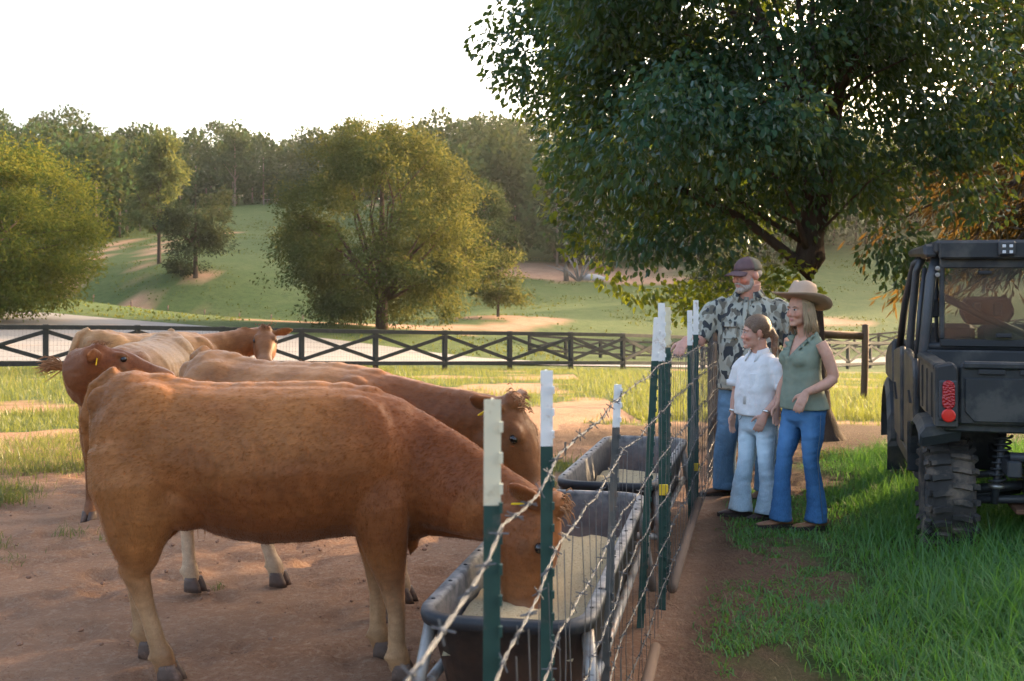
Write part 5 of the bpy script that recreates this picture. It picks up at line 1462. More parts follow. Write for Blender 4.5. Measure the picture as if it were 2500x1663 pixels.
def collar(root, c, rx, ry, h, mat, th=.012, open_ang=.55):
    m = MB(); inner = []; outer = []; n = 22; rings = []
    for j in range(n + 1):
        a = open_ang + (2 * math.pi - 2 * open_ang) * j / n
        ca, sa = math.cos(a), math.sin(a); front = max(0, ca)
        up = Vector((c[0] + rx * .86 * ca, c[1] + ry * .86 * sa, c[2] + h * (1 - .55 * front))); lo = Vector((c[0] + (rx * 1.12 + .045 * front) * ca, c[1] + ry * 1.15 * sa, c[2] - h * .25 - .05 * front))
        nrm = Vector((ca, sa, .5)).normalized() * th
        rings.append([up, up + nrm, lo + nrm, lo])
    m.loft(rings); return m.build('collar', mat, root, True)

# ---------------- man in cap and camouflage shirt
px, py = 1.88, 9.05
man = tag(empty('person', (px, py, hz(px, py)), R(248)), 'man in camouflage shirt and brown cap resting a hand on the fence', 'person')
SKM = (.50, .275, .205)
hc = (.045, .0, 1.695); yaw, pit, k = R(-36), R(6), 1.07
mb = MB(); hp, Mh = head_shapes(mb, hc, yaw, pit, k, 1.06, (-.02, 0, 1.49), .085)
mb.loft(orings([(.86, .01, 0, .12, .17), (1.1, .02, 0, .13, .18), (1.35, 0, 0, .11, .19), (1.46, -.02, 0, .085, .17), (1.51, -.02, 0, .06, .09)]))
limb(mb, [(0, -.22, 1.44), (.09, -.30, 1.31), (.18, -.345, 1.175)], [.062, .058, .054]); limb(mb, [(.18, -.345, 1.175), (.28, -.36, 1.19), (.38, -.365, 1.205), (.43, -.37, 1.21)], [.054, .052, .040, .033])
limb(mb, [(-.02, .22, 1.44), (-.04, .30, 1.25), (-.02, .31, 1.10)], [.062, .056, .05]); limb(mb, [(-.02, .31, 1.10), (.06, .30, .98), (.12, .27, .88)], [.05, .046, .032])
hand(mb, (.44, -.372, 1.21), (.62, -.14, -.42), (-.35, .05, -.9), -1, .42, 1.08)
hand(mb, (.12, .27, .87), (.2, -.1, -1), (0, -1, 0), -1, .35, 1.08)
for s, kx, ax, ay in ((-1, .05, .02, -.17), (1, .03, -.02, .13)):
    limb(mb, [(0, s * .10, .92), (.03 + kx * .3, s * .115, .70), (kx, (s * .11 + ay) / 2, .50), (ax, ay, .28), (ax, ay, .09)], [.09, .08, .058, .05, .04])
finish_skin(man, mb, hp, Mh, hc, k, SKM, (.42, .20, .17), .0065, .5)
# shirt
m = MB(); m.loft(orings([(.825, .015, 0, .165, .225), (.90, .03, 0, .172, .222), (1.05, .04, 0, .172, .218), (1.2, .03, 0, .158, .222), (1.35, .005, 0, .142, .24), (1.45, -.012, 0, .122, .228), (1.505, -.02, 0, .100, .178), (1.54, -.02, 0, .088, .118), (1.565, -.02, 0, .082, .092)]))
m.tube([(-.01, -.16, 1.46), (.03, -.255, 1.42), (.09, -.305, 1.30), (.145, -.335, 1.205)], [.085, .088, .082, .080], 14, up=(1, 0, 0)); m.tube([(-.02, .16, 1.46), (-.03, .255, 1.41), (-.04, .305, 1.27), (-.025, .315, 1.16)], [.085, .088, .082, .080], 14, up=(1, 0, 0))
me = fuse(m, .012, 5); wrinkle(me, .011, .16, 3); mesh_obj('shirt', me, M_CAMO, man)
collar(man, (-.005, 0, 1.55), .092, .095, .042, M_CAMO)
m = MB(); m.tube([(.078, 0, 1.53), (.135, 0, 1.42), (.182, 0, 1.22), (.205, 0, 1.05), (.198, 0, .90)], [(.018, .004)] * 5, 8, up=(1, 0, 0)); m.build('placket', M_CAMO, man, True)
for z, x in ((1.40, .132), (1.27, .176), (1.14, .205), (1.01, .212)): MB().lathe([(.007, 0), (.007, .003), (.003, .004)], (x, 0, z), Matrix.Rotation(R(90), 3, 'Y'), 8).build('button', M_BUTTON, man)
for s in (-1, 1):
    pk = MB(); pk.box((.158, s * .105, 1.27), (.012, .12, .12), Matrix.Rotation(R(s * 26), 3, 'Z') @ Matrix.Rotation(R(-12), 3, 'Y')); o = pk.build('chest_pocket', M_CAMO, man, bevel=.005)
    MB().box((.167, s * .107, 1.325), (.014, .128, .045), Matrix.Rotation(R(s * 26), 3, 'Z') @ Matrix.Rotation(R(-14), 3, 'Y')).build('flap', M_CAMO, o, bevel=.004)
# jeans
m = MB(); m.loft(orings([(.95, .01, 0, .14, .19), (.86, 0, 0, .148, .20), (.78, 0, 0, .135, .195), (.74, 0, 0, .08, .15)]))
for s, kx, ax, ay in ((-1, .05, .02, -.17), (1, .03, -.02, .13)):
    m.tube([(0, s * .10, .86), (.02 + kx * .3, s * .112, .70), (kx, (s * .11 + ay) / 2, .50), (ax + .01, ay, .30), (ax + .01, ay, .12), (ax + .015, ay, .045)], [.115, .105, .085, .082, .088, .092], 16, up=(1, 0, 0))
me = fuse(m, .011, 4); wrinkle(me, .006, .07, 5); denim_detail(man, me, .93, [(-1, [(0, -.10, .86), (.04, -.115, .65), (.05, -.14, .5), (.03, -.17, .3), (.03, -.17, .06)]), (1, [(0, .10, .86), (.03, .11, .65), (.03, .12, .5), (-.01, .13, .3), (-.01, .13, .06)])], .93).data.materials.append(M_DEN_MAN)
shoe(man, 'shoe', (.0, -.17), R(-50), .31, .052, .095, M_LEATHER); shoe(man, 'shoe', (-.03, .13), R(-20), .31, .052, .095, M_LEATHER)
# cap, hair, beard
cp = mesh_obj('cap', MB().ellipsoid(hp(-.013, 0, .052), (.092 * k, .080 * k, .078 * k), Mh, 16, 10).mesh('cap', True), M_CAPB, man)
fr = MB(); rows = []
for i in range(7):
    th = R(8 + i * 13.5)
    rows.append([hp(-.012 + .1065 * math.sin(th) * math.cos(a), .0895 / 1.06 * math.sin(th) * math.sin(a), .042 + .092 * math.cos(th)) for a in [R(-78 + 13 * q) for q in range(13)]])
fr.loft(rows, cap=False, closed=False); o = fr.build('front_panel', M_CAPF, cp, True); sd = o.modifiers.new('t', 'SOLIDIFY'); sd.thickness = .004
bk = MB(); rows = []
for i in range(8):
    th = R(8 + i * 12.5)
    rows.append([hp(-.012 + .1055 * math.sin(th) * math.cos(a), .0885 / 1.06 * math.sin(th) * math.sin(a), .042 + .091 * math.cos(th)) for a in [R(76 + 13.2 * q) for q in range(16)]])
bk.loft(rows, cap=False, closed=False); o = bk.build('back_panel', M_CAPB, cp, True); sd = o.modifiers.new('t', 'SOLIDIFY'); sd.thickness = .004
bm_ = MB(); rows = []
for i in range(5):
    t_ = i / 4
    rows.append([hp(.062 + .035 * math.cos(a) + t_ * .088 * math.cos(a) ** .7, (.078 + t_ * .004) * math.sin(a), .046 - .020 * math.sin(a) ** 2 - .022 * t_) for a in [R(-80 + 16 * q) for q in range(11)]])
bm_.loft(rows, cap=False, closed=False); o = bm_.build('brim', M_CAPF, cp, True); sd = o.modifiers.new('t', 'SOLIDIFY'); sd.thickness = .006
MB().ellipsoid(hp(-.012, 0, .134), (.008, .008, .005), Mh, 8, 6).build('top_button', M_CAPF, cp, True)
MB().ellipsoid(hp(-.03, 0, .012), (.082 * k, .0775 * k * 1.06, .052 * k), Mh, 16, 10).build('hair', M_H_GREY, man, True)
b_ = MB(); b_.ellipsoid(hp(.034, 0, -.078), (.060 * k, .057 * k * 1.06, .040 * k), Mh); b_.ellipsoid(hp(.076, 0, -.098), (.030 * k, .036 * k, .026 * k), Mh)
for s in (-1, 1): b_.ellipsoid(hp(.022, s * .056, -.045), (.022 * k, .012 * k, .035 * k), Mh)
b_.tube([hp(.078, -.036, -.068), hp(.100, -.014, -.048), hp(.100, .014, -.048), hp(.078, .036, -.068)], [.008, .010, .010, .008], 8)
me = fuse(b_, .006, 2); mesh_obj('beard', me, M_BEARD, man)

man.scale = (1.035, 1.08, 1.035)
# ---------------- girl in white shirt
px, py = 1.76, 8.12
girl = tag(empty('person', (px, py, hz(px, py)), R(218)), 'girl in white shirt and pale jeans looking over the fence', 'person')
SKG = (.52, .30, .22)
hc = (.02, -.01, 1.322); yaw, pit, k = R(-36), R(4), .96
mb = MB(); hp, Mh = head_shapes(mb, hc, yaw, pit, k, 1.08, (-.02, 0, 1.13), .056, .72, .4)
mb.loft(orings([(.72, 0, 0, .10, .13), (.9, .01, 0, .10, .13), (1.05, 0, 0, .09, .135), (1.12, -.01, 0, .065, .12), (1.16, -.02, 0, .045, .06)]))
limb(mb, [(-.01, -.145, 1.10), (.0, -.185, .97), (.0, -.195, .90)], [.046, .043, .038]); limb(mb, [(0, -.195, .90), (.04, -.185, .82), (.075, -.17, .735)], [.038, .034, .025])
hand(mb, (.078, -.168, .725), (.25, .05, -1), (-.1, 1, 0), 1, .3, .86)
limb(mb, [(-.01, .145, 1.10), (-.02, .20, .98), (-.01, .215, .90)], [.046, .044, .040]); limb(mb, [(-.01, .215, .90), (.06, .20, .83), (.125, .165, .765)], [.040, .036, .026])
hand(mb, (.13, .162, .757), (.30, -.28, -.9), (-.6, -.5, -.1), -1, .3, .86)
for s, kx, ax, ay in ((-1, .03, .05, -.11), (1, .02, .0, .09)):
    limb(mb, [(0, s * .075, .70), (kx * .6, s * .08, .55), (kx, s * .085, .40), (ax, ay, .22), (ax, ay, .08)], [.07, .062, .046, .04, .032])
finish_skin(girl, mb, hp, Mh, hc, k, SKG, (.46, .20, .18), .0058, .45)
m = MB(); m.loft(orings([(.735, .02, 0, .135, .175), (.80, .02, 0, .135, .17), (.92, .02, 0, .128, .162), (1.02, .012, 0, .118, .16), (1.10, 0, 0, .10, .155), (1.15, -.012, 0, .078, .12), (1.185, -.02, 0, .060, .07)]))
m.tube([(-.01, -.11, 1.10), (0, -.17, 1.05), (.005, -.195, .97), (.005, -.20, .94)], [.064, .066, .064, .066], 14, up=(1, 0, 0)); m.tube([(-.01, .11, 1.10), (-.012, .175, 1.05), (-.02, .21, .97), (-.018, .218, .935)], [.064, .066, .066, .068], 14, up=(1, 0, 0))
me = fuse(m, .010, 4); wrinkle(me, .009, .11, 8); mesh_obj('shirt', me, M_WHITE, girl)
for s, q in ((-1, (.005, -.20, .94)), (1, (-.018, .218, .937))): MB().tube([(q[0], q[1], q[2] + .03), (q[0], q[1], q[2] - .012)], .0715, 16, up=(1, 0, 0)).build('sleeve_cuff', M_WHITE, girl, True, )
collar(girl, (-.005, 0, 1.17), .066, .070, .04, M_WHITE, .009, .5)
m = MB(); m.tube([(.055, 0, 1.135), (.10, 0, 1.06), (.142, 0, .95), (.155, 0, .82)], [(.013, .003)] * 4, 8, up=(1, 0, 0)); m.build('placket', M_WHITE, girl, True)
MB().box((.117, .075, .985), (.010, .095, .105), Matrix.Rotation(R(30), 3, 'Z') @ Matrix.Rotation(R(-10), 3, 'Y')).build('chest_pocket', M_WHITE, girl, bevel=.004)
m = MB(); m.loft(orings([(.78, .01, 0, .11, .145), (.70, 0, 0, .118, .155), (.63, 0, 0, .105, .15), (.59, 0, 0, .06, .115)]))
for s, kx, ax, ay in ((-1, .03, .05, -.11), (1, .02, .0, .09)):
    m.tube([(0, s * .075, .68), (kx * .5, s * .082, .55), (kx, s * .086, .40), (ax, ay, .25), (ax + .01, ay, .12), (ax + .018, ay, .042)], [.082, .074, .060, .064, .078, .090], 16, up=(1, 0, 0))
me = fuse(m, .010, 4); wrinkle(me, .005, .06, 9); denim_detail(girl, me, .74, [(-1, [(0, -.075, .68), (.02, -.082, .55), (.03, -.086, .4), (.05, -.11, .25), (.06, -.11, .06)]), (1, [(0, .075, .68), (.01, .082, .55), (.02, .086, .4), (0, .09, .25), (.01, .09, .06)])], .77).data.materials.append(M_DEN_GIRL)
shoe(girl, 'shoe', (.05, -.11), R(-42), .25, .045, .08, M_LEATHER_D); shoe(girl, 'shoe', (.0, .09), R(-20), .25, .045, .08, M_LEATHER_D)
h = MB(); h.ellipsoid(hp(-.019, 0, .047), (.102 * k, .090 * k, .089 * k), Mh, 18, 12); h.ellipsoid(hp(-.065, 0, .005), (.052 * k, .066 * k, .062 * k), Mh); h.ellipsoid(hp(-.115, 0, -.005), (.032 * k, .032 * k, .034 * k), Mh)
h.tube([hp(-.12, 0, -.005), hp(-.14, 0, -.05), hp(-.13, .01, -.12), hp(-.12, .01, -.20)], [.026, .032, .028, .010], 10)
for s in (-1, 1): h.ellipsoid(hp(.02, s * .073, .03), (.03 * k, .012 * k, .035 * k), Mh)
mesh_obj('hair', fuse(h, .007, 3), M_H_BROWN, girl)
MB().tube([hp(.0 + .006 * math.cos(a), .080, -.045 + .009 * math.sin(a)) for a in [R(q * 30) for q in range(13)]], .0018, 5).build('earring', M_SILVER, girl, True)
for wr in ((.115, .17, .778, .030), (.070, -.172, .75, .029)):
    MB().tube([(wr[0], wr[1], wr[2] + .006), (wr[0] + .006, wr[1], wr[2] - .008)], wr[3], 14, up=(1, 0, 0)).build('wrist_band', M_SILVER, girl, True)

# ---------------- woman in hat and sage top
px, py = 1.985, 7.74
wom = tag(empty('person', (px, py, hz(px, py)), R(206)), 'woman in tan felt hat, sage green top and blue jeans', 'person')
SKW = (.50, .285, .20)
hc = (.035, 0, 1.485); yaw, pit, k = R(10), R(2), .93
mb = MB(); hp, Mh = head_shapes(mb, hc, yaw, pit, k, .97, (-.02, 0, 1.29), .046, .8, .5)
mb.loft(orings([(.86, 0, 0, .11, .145), (1.0, .01, 0, .095, .125), (1.15, .012, 0, .104, .132), (1.225, -.002, 0, .083, .136), (1.27, -.018, 0, .062, .134), (1.30, -.025, 0, .050, .117), (1.325, -.028, 0, .038, .06)]))
for s in (-1, 1): mb.ellipsoid((.085, s * .062, 1.16), (.055, .058, .058))
limb(mb, [(-.02, .142, 1.268), (-.045, .178, 1.19), (-.075, .198, 1.08), (-.085, .20, 1.035)], [.042, .043, .039, .038]); limb(mb, [(-.085, .20, 1.035), (-.02, .20, .995), (.07, .19, .965), (.125, .175, .945)], [.038, .038, .030, .0245])
hand(mb, (.132, .173, .94), (.42, -.12, -.85), (-.75, -.45, -.3), -1, .25, .9)
limb(mb, [(-.02, -.155, 1.275), (-.03, -.20, 1.15), (-.03, -.21, 1.03)], [.048, .042, .038]); limb(mb, [(-.03, -.21, 1.03), (.03, -.20, .93), (.07, -.18, .83)], [.038, .034, .025])
hand(mb, (.075, -.178, .82), (.25, .05, -1), (-.1, 1, 0), 1, .3, .9)
for s, kx, ax, ay in ((-1, .09, .11, -.10), (1, .0, -.07, .05)):
    limb(mb, [(0, s * .085, .82), (kx * .5, s * .09, .65), (kx, (s * .085 + ay) / 2, .46), (ax, ay, .26), (ax, ay, .09)], [.08, .068, .048, .042, .034])
finish_skin(wom, mb, hp, Mh, hc, k, SKW, (.50, .19, .17), .006, .3)
m = MB(); m.loft(orings([(.815, .0, .01, .148, .178), (.88, .005, 0, .14, .165), (.98, .012, 0, .118, .142), (1.08, .018, 0, .112, .138), (1.16, .02, 0, .118, .145), (1.225, .0, 0, .092, .147), (1.27, -.018, 0, .070, .142), (1.30, -.025, 0, .058, .125), (1.318, -.028, 0, .045, .10)]))
for s in (-1, 1):
    m.ellipsoid((.088, s * .063, 1.155), (.058, .064, .062)); m.tube([(.02, s * .098, 1.24), (-.02, s * .108, 1.318), (-.06, s * .100, 1.25)], [(.030, .016)] * 3, 10, up=(0, 1, 0))
me = fuse(m, .009, 4); wrinkle(me, .004, .08, 12)
bmv = bmesh.new(); bmv.from_mesh(me)                        # cut the V neckline
bmesh.ops.delete(bmv, geom=[f for f in bmv.faces if f.calc_center_median().x > -.02 and f.calc_center_median().z > 1.165 + abs(f.calc_center_median().y) * 1.75], context='FACES')
bmv.to_mesh(me); bmv.free(); mesh_obj('top', me, M_SAGE, wom)
for s in (-1, 1):                                           # ruffles down the neckline
    rf = MB(); rg = []
    for i in range(26):
        t_ = i / 25; c0 = Vector((-.01 + .135 * t_ ** .8, s * (.082 - .078 * t_), 1.318 - .150 * t_)); wv = math.sin(t_ * 24 + s)
        o1 = c0 + Vector((.016 + .010 * wv, s * (.036 + .012 * wv), -.014 + .012 * wv))
        rg.append([c0, c0 + Vector((.006, 0, .004)), o1 + Vector((.006, 0, .003)), o1])
    rf.loft(rg); rf.build('ruffle', M_SAGE, wom, True)
m = MB(); m.loft(orings([(.955, .005, 0, .112, .142), (.88, 0, 0, .122, .158), (.80, -.005, 0, .126, .164), (.74, 0, 0, .110, .155), (.69, 0, 0, .06, .12)]))
for s, kx, ax, ay in ((-1, .09, .11, -.10), (1, .0, -.07, .05)):
    m.tube([(0, s * .086, .80), (kx * .45, s * .09, .65), (kx, (s * .085 + ay) / 2, .48), (kx * .35 + ax * .65, ay, .32), (ax, ay, .16), (ax + .01, ay, .045)], [.090, .078, .055, .056, .068, .080], 16, up=(1, 0, 0))
me = fuse(m, .010, 4); wrinkle(me, .0045, .06, 14); denim_detail(wom, me, .9, [(-1, [(0, -.086, .80), (.04, -.09, .65), (.09, -.093, .48), (.10, -.10, .32), (.11, -.10, .06)]), (1, [(0, .086, .80), (0, .09, .65), (0, .067, .48), (-.045, .05, .32), (-.06, .05, .06)])], .93).data.materials.append(M_DEN_WOM)
bl = MB(); bl.loft(orings([(.925, .004, 0, .122, .150), (.958, .004, 0, .118, .147)])); bl.build('belt', M_LEATHER_T, wom, True)
MB().box((.124, .0, .942), (.01, .05, .036)).build('belt_buckle', M_SILVER, wom, bevel=.004)
shoe(wom, 'boot', (.11, -.10), R(-18), .27, .045, .075, M_LEATHER_T); shoe(wom, 'boot', (-.07, .05), R(-15), .27, .045, .075, M_LEATHER_T)
h = MB(); h.ellipsoid(hp(-.022, 0, .04), (.096 * k, .083 * k, .083 * k), Mh, 18, 12); h.ellipsoid(hp(-.055, 0, -.03), (.055 * k, .078 * k, .09 * k), Mh); h.ellipsoid(hp(-.06, 0, -.12), (.045 * k, .085 * k, .07 * k), Mh)
mesh_obj('hair', fuse(h, .008, 3), M_H_BLOND, wom)
st = MB(); g = np.random.default_rng(8)
for i in range(130):
    a = R(g.uniform(48, 312)); rr = g.uniform(.96, 1.06)
    x0, y0 = -.02 + .085 * math.cos(a) * rr, .080 * math.sin(a) * rr
    ln = g.uniform(.17, .26)
    st.tube([hp(x0, y0, .05), hp(x0 * 1.08 - .005, y0 * 1.10, -.03), hp(x0 * 1.12 - .012 + g.normal() * .006, y0 * 1.16, -.10), hp(x0 * 1.05 - .01 + g.normal() * .012, y0 * 1.15 + g.normal() * .01, .05 - ln)], [.005, .006, .0055, .0015], 5)
st.build('hair_strands', M_H_BLOND, wom, True)['kind'] = 'stuff'
hat = mesh_obj('hat', MB().lathe([(.001, .164), (.045, .168), (.066, .158), (.078, .126), (.087, .078), (.092, .045), (.090, .044)], (0, 0, 0), None, 28).mesh('hat', True), M_FELT, wom)
hco = co_of(hat.data)
hco[:, 0] *= 1.14
pin = np.exp(-((hco[:, 1]) / .022) ** 2) * smoothstep(.11, .15, hco[:, 2]) * .020 * smoothstep(-.08, .03, hco[:, 0]); hco[:, 2] -= pin
hat.data.vertices.foreach_set('co', hco.astype(np.float32).ravel()); hat.data.update()
hat.location = hp(-.006, 0, .020); hat.rotation_euler = (R(0), R(-17), yaw); hat.scale = (1.08, 1.08, 1.08)
br_ = MB(); rows = []
for (r_, zz, th) in ((.088, .045, 0), (.12, .043, 0), (.16, .047, 0), (.185, .054, 0), (.187, .050, 0), (.16, .042, 0), (.12, .038, 0), (.088, .040, 0)):
    rows.append([Vector((r_ * 1.1 * math.cos(a), r_ * .96 * math.sin(a), zz + (r_ - .09) * (-.22 * math.cos(2 * a) + .06) )) for a in [2 * math.pi * j / 36 for j in range(36)]])
br_.loft(rows, cap=False); br_.build('brim', M_FELT, hat, True)
bd = MB(); bd.loft([[Vector((r_ * 1.14 * math.cos(a), r_ * math.sin(a), zz)) for a in [2 * math.pi * j / 28 for j in range(28)]] for r_, zz in ((.0945, .046), (.0925, .066), (.088, .066))], cap=False); bd.build('hat_band', M_BAND, hat, True)
# ------------------------------------------------------------------ utility vehicle
M_PLAST = pmat('black_moulded_plastic', (.016, .018, .020), (.026, .028, .030), 4, .55, bmp=.12, bscale=160, spec=.4, dirt=(.062, .058, .052), dscale=4, damt=.42)
M_PLASTG = pmat('grey_moulded_plastic', (.030, .034, .038), (.045, .049, .053), 4, .5, bmp=.1, bscale=120, spec=.4, dirt=(.085, .078, .068), dscale=4, damt=.45)
M_FRAME = pmat('black_steel_tube', (.028, .031, .035), (.04, .043, .048), 5, .42, spec=.5)
M_RUB = pmat('dusty_tyre_rubber', (.030, .028, .026), (.055, .05, .045), 6, .9, bmp=.4, bscale=60, dirt=(.15, .115, .085), dscale=5, damt=.42)
M_RED = pmat('red_lamp_lens', (.40, .010, .012), (.30, .008, .010), 60, .2, spec=.6)
_nt = M_RED.node_tree; _v = N(_nt, 'ShaderNodeTexVoronoi'); _v.inputs['Scale'].default_value = 70; _nt.links.new(objco(_nt), _v.inputs['Vector'])
_nt.links.new(bump(_nt, _v.outputs['Distance'], .8, .01), [n for n in _nt.nodes if n.type == 'BSDF_PRINCIPLED'][0].inputs['Normal'])
M_REDR = pmat('red_reflector', (.62, .022, .016), rough=.25, spec=.6)
M_STEEL = pmat('dull_steel', (.35, .34, .32), (.24, .22, .20), 10, .4, metal=.8)
M_RUST = pmat('rusty_metal', (.19, .085, .045), (.10, .05, .03), 12, .8, bmp=.4, bscale=50)
M_SEAT = pmat('black_vinyl', (.025, .026, .028), (.04, .04, .042), 8, .6)
M_PANELR = pmat('brown_red_panel', (.11, .06, .05), (.08, .045, .04), 8, .6)
M_LENSW = pmat('clear_lamp', (.6, .62, .64), rough=.15, spec=.6)
m, nt, out = nt_new('tinted_window')
gl_ = N(nt, 'ShaderNodeBsdfGlossy'); gl_.inputs['Roughness'].default_value = .05
tr_ = N(nt, 'ShaderNodeBsdfTransparent'); tr_.inputs['Color'].default_value = (.62, .66, .66, 1)
df_ = N(nt, 'ShaderNodeBsdfDiffuse'); df_.inputs['Color'].default_value = (.30, .28, .25, 1)
mx1 = N(nt, 'ShaderNodeMixShader'); nt.links.new(ramp(nt, noise(nt, 5, 6, .7, objco(nt)), [(.35, .04), (.8, .16)]), mx1.inputs[0]); nt.links.new(tr_.outputs[0], mx1.inputs[1]); nt.links.new(df_.outputs[0], mx1.inputs[2])
fr_ = N(nt, 'ShaderNodeFresnel'); fr_.inputs['IOR'].default_value = 1.45
mx2 = N(nt, 'ShaderNodeMixShader'); nt.links.new(fr_.outputs[0], mx2.inputs[0]); nt.links.new(mx1.outputs[0], mx2.inputs[1]); nt.links.new(gl_.outputs[0], mx2.inputs[2])
nt.links.new(mx2.outputs[0], out.inputs[0]); M_GLASS = m

ux, uy = 3.37, 7.10
utv = tag(empty('utility_vehicle', (ux, uy, hz(ux, uy)), R(-14.6)), 'dark off road utility vehicle with cargo bed parked in the grass', 'vehicle')
def B(name, mat, mb, parent=utv, smooth=False, bevel=.0): return mb.build(name, mat, parent, smooth, bevel)

def wheel(x, y, r=.345, w=.29):
    wh = empty('wheel', (x, y, r - .015), 0, utv)
    RotY = Matrix.Rotation(R(90), 3, 'Y')
    B('tyre', M_RUB, MB().lathe([(r * .56, -w * .36), (r * .60, -w * .44), (r * .78, -w * .5), (r * .90, -w * .48), (r * .955, -w * .38), (r * .965, 0), (r * .955, w * .38), (r * .90, w * .48), (r * .78, w * .5), (r * .60, w * .44), (r * .56, w * .36)], (0, 0, 0), RotY, 40), wh, True)
    lug = MB(); nl = 22
    for i in range(nl):
        for s in (-1, 1):
            a = 2 * math.pi * (i + (.5 if s > 0 else 0)) / nl
            ct, st_ = math.cos(a), math.sin(a)
            M3 = Matrix.Rotation(-a, 3, 'X')
            # chevron block from centre to shoulder, then a shoulder lug on the side wall
            c = M3 @ Vector((s * w * .20, 0, r * .975)); lug.prism([(-w * .19, -.016), (w * .02, -.020), (w * .20, -.004), (w * .19, .026), (w * .0, .014), (-w * .19, .010)] if s > 0 else [(-w * .20, -.004), (-w * .02, -.020), (w * .19, -.016), (w * .19, .010), (0, .014), (-w * .19, .026)], .034, M3 @ Matrix.Rotation(R(90), 3, 'X'), c)
            c = M3 @ Vector((s * w * .455, 0, r * .935)); lug.box(c, (w * .13, .040, .052), M3 @ Matrix.Rotation(s * R(38), 3, 'Y'), .85)
    lo = B('tread_lugs', M_RUB, lug, wh); lo['kind'] = 'stuff'
    B('rim', M_FRAME, MB().lathe([(.02, -w * .1), (r * .45, -w * .1), (r * .5, -w * .36), (r * .57, -w * .40), (r * .57, w * .40), (r * .5, w * .36), (r * .4, w * .1), (.02, w * .1)], (0, 0, 0), RotY, 24), wh, True)
    return wh
WB = 2.75
for sx in (-1, 1):
    wheel(sx * .62, 0); wheel(sx * .62, WB)
# cargo bed: floor, sides, front wall, tailgate
B('bed_floor', M_PLAST, MB().box((0, .10, .80), (1.36, 1.06, .06)), bevel=.01)
for sx in (-1, 1):
    sd = MB(); sd.prism([(-.43, .80), (.62, .80), (.62, 1.14), (-.40, 1.14)], .05, Matrix.Rotation(R(90), 3, 'Z'), (sx * .70, 0, 0)); o = B('bed_side', M_PLASTG if sx < 0 else M_PLAST, sd, bevel=.012)
    rl = MB(); rl.box((sx * .69, .11, 1.155), (.10, 1.06, .05)); B('side_rail', M_PLAST, rl, o, bevel=.014)
    for q in range(3): B('side_rib', M_PLAST, MB().box((sx * .728, -.2 + q * .3, .97), (.012, .05, .28)), o, bevel=.004)
B('bed_front_wall', M_PLAST, MB().box((0, .60, 1.0), (1.36, .05, .40)), bevel=.012)
tg = B('tailgate', M_PLAST, MB().prism([(-.60, .82), (.60, .82), (.60, 1.17), (.57, 1.19), (-.57, 1.19), (-.60, 1.17)], .06, None, (0, -.445, 0)), bevel=.012)
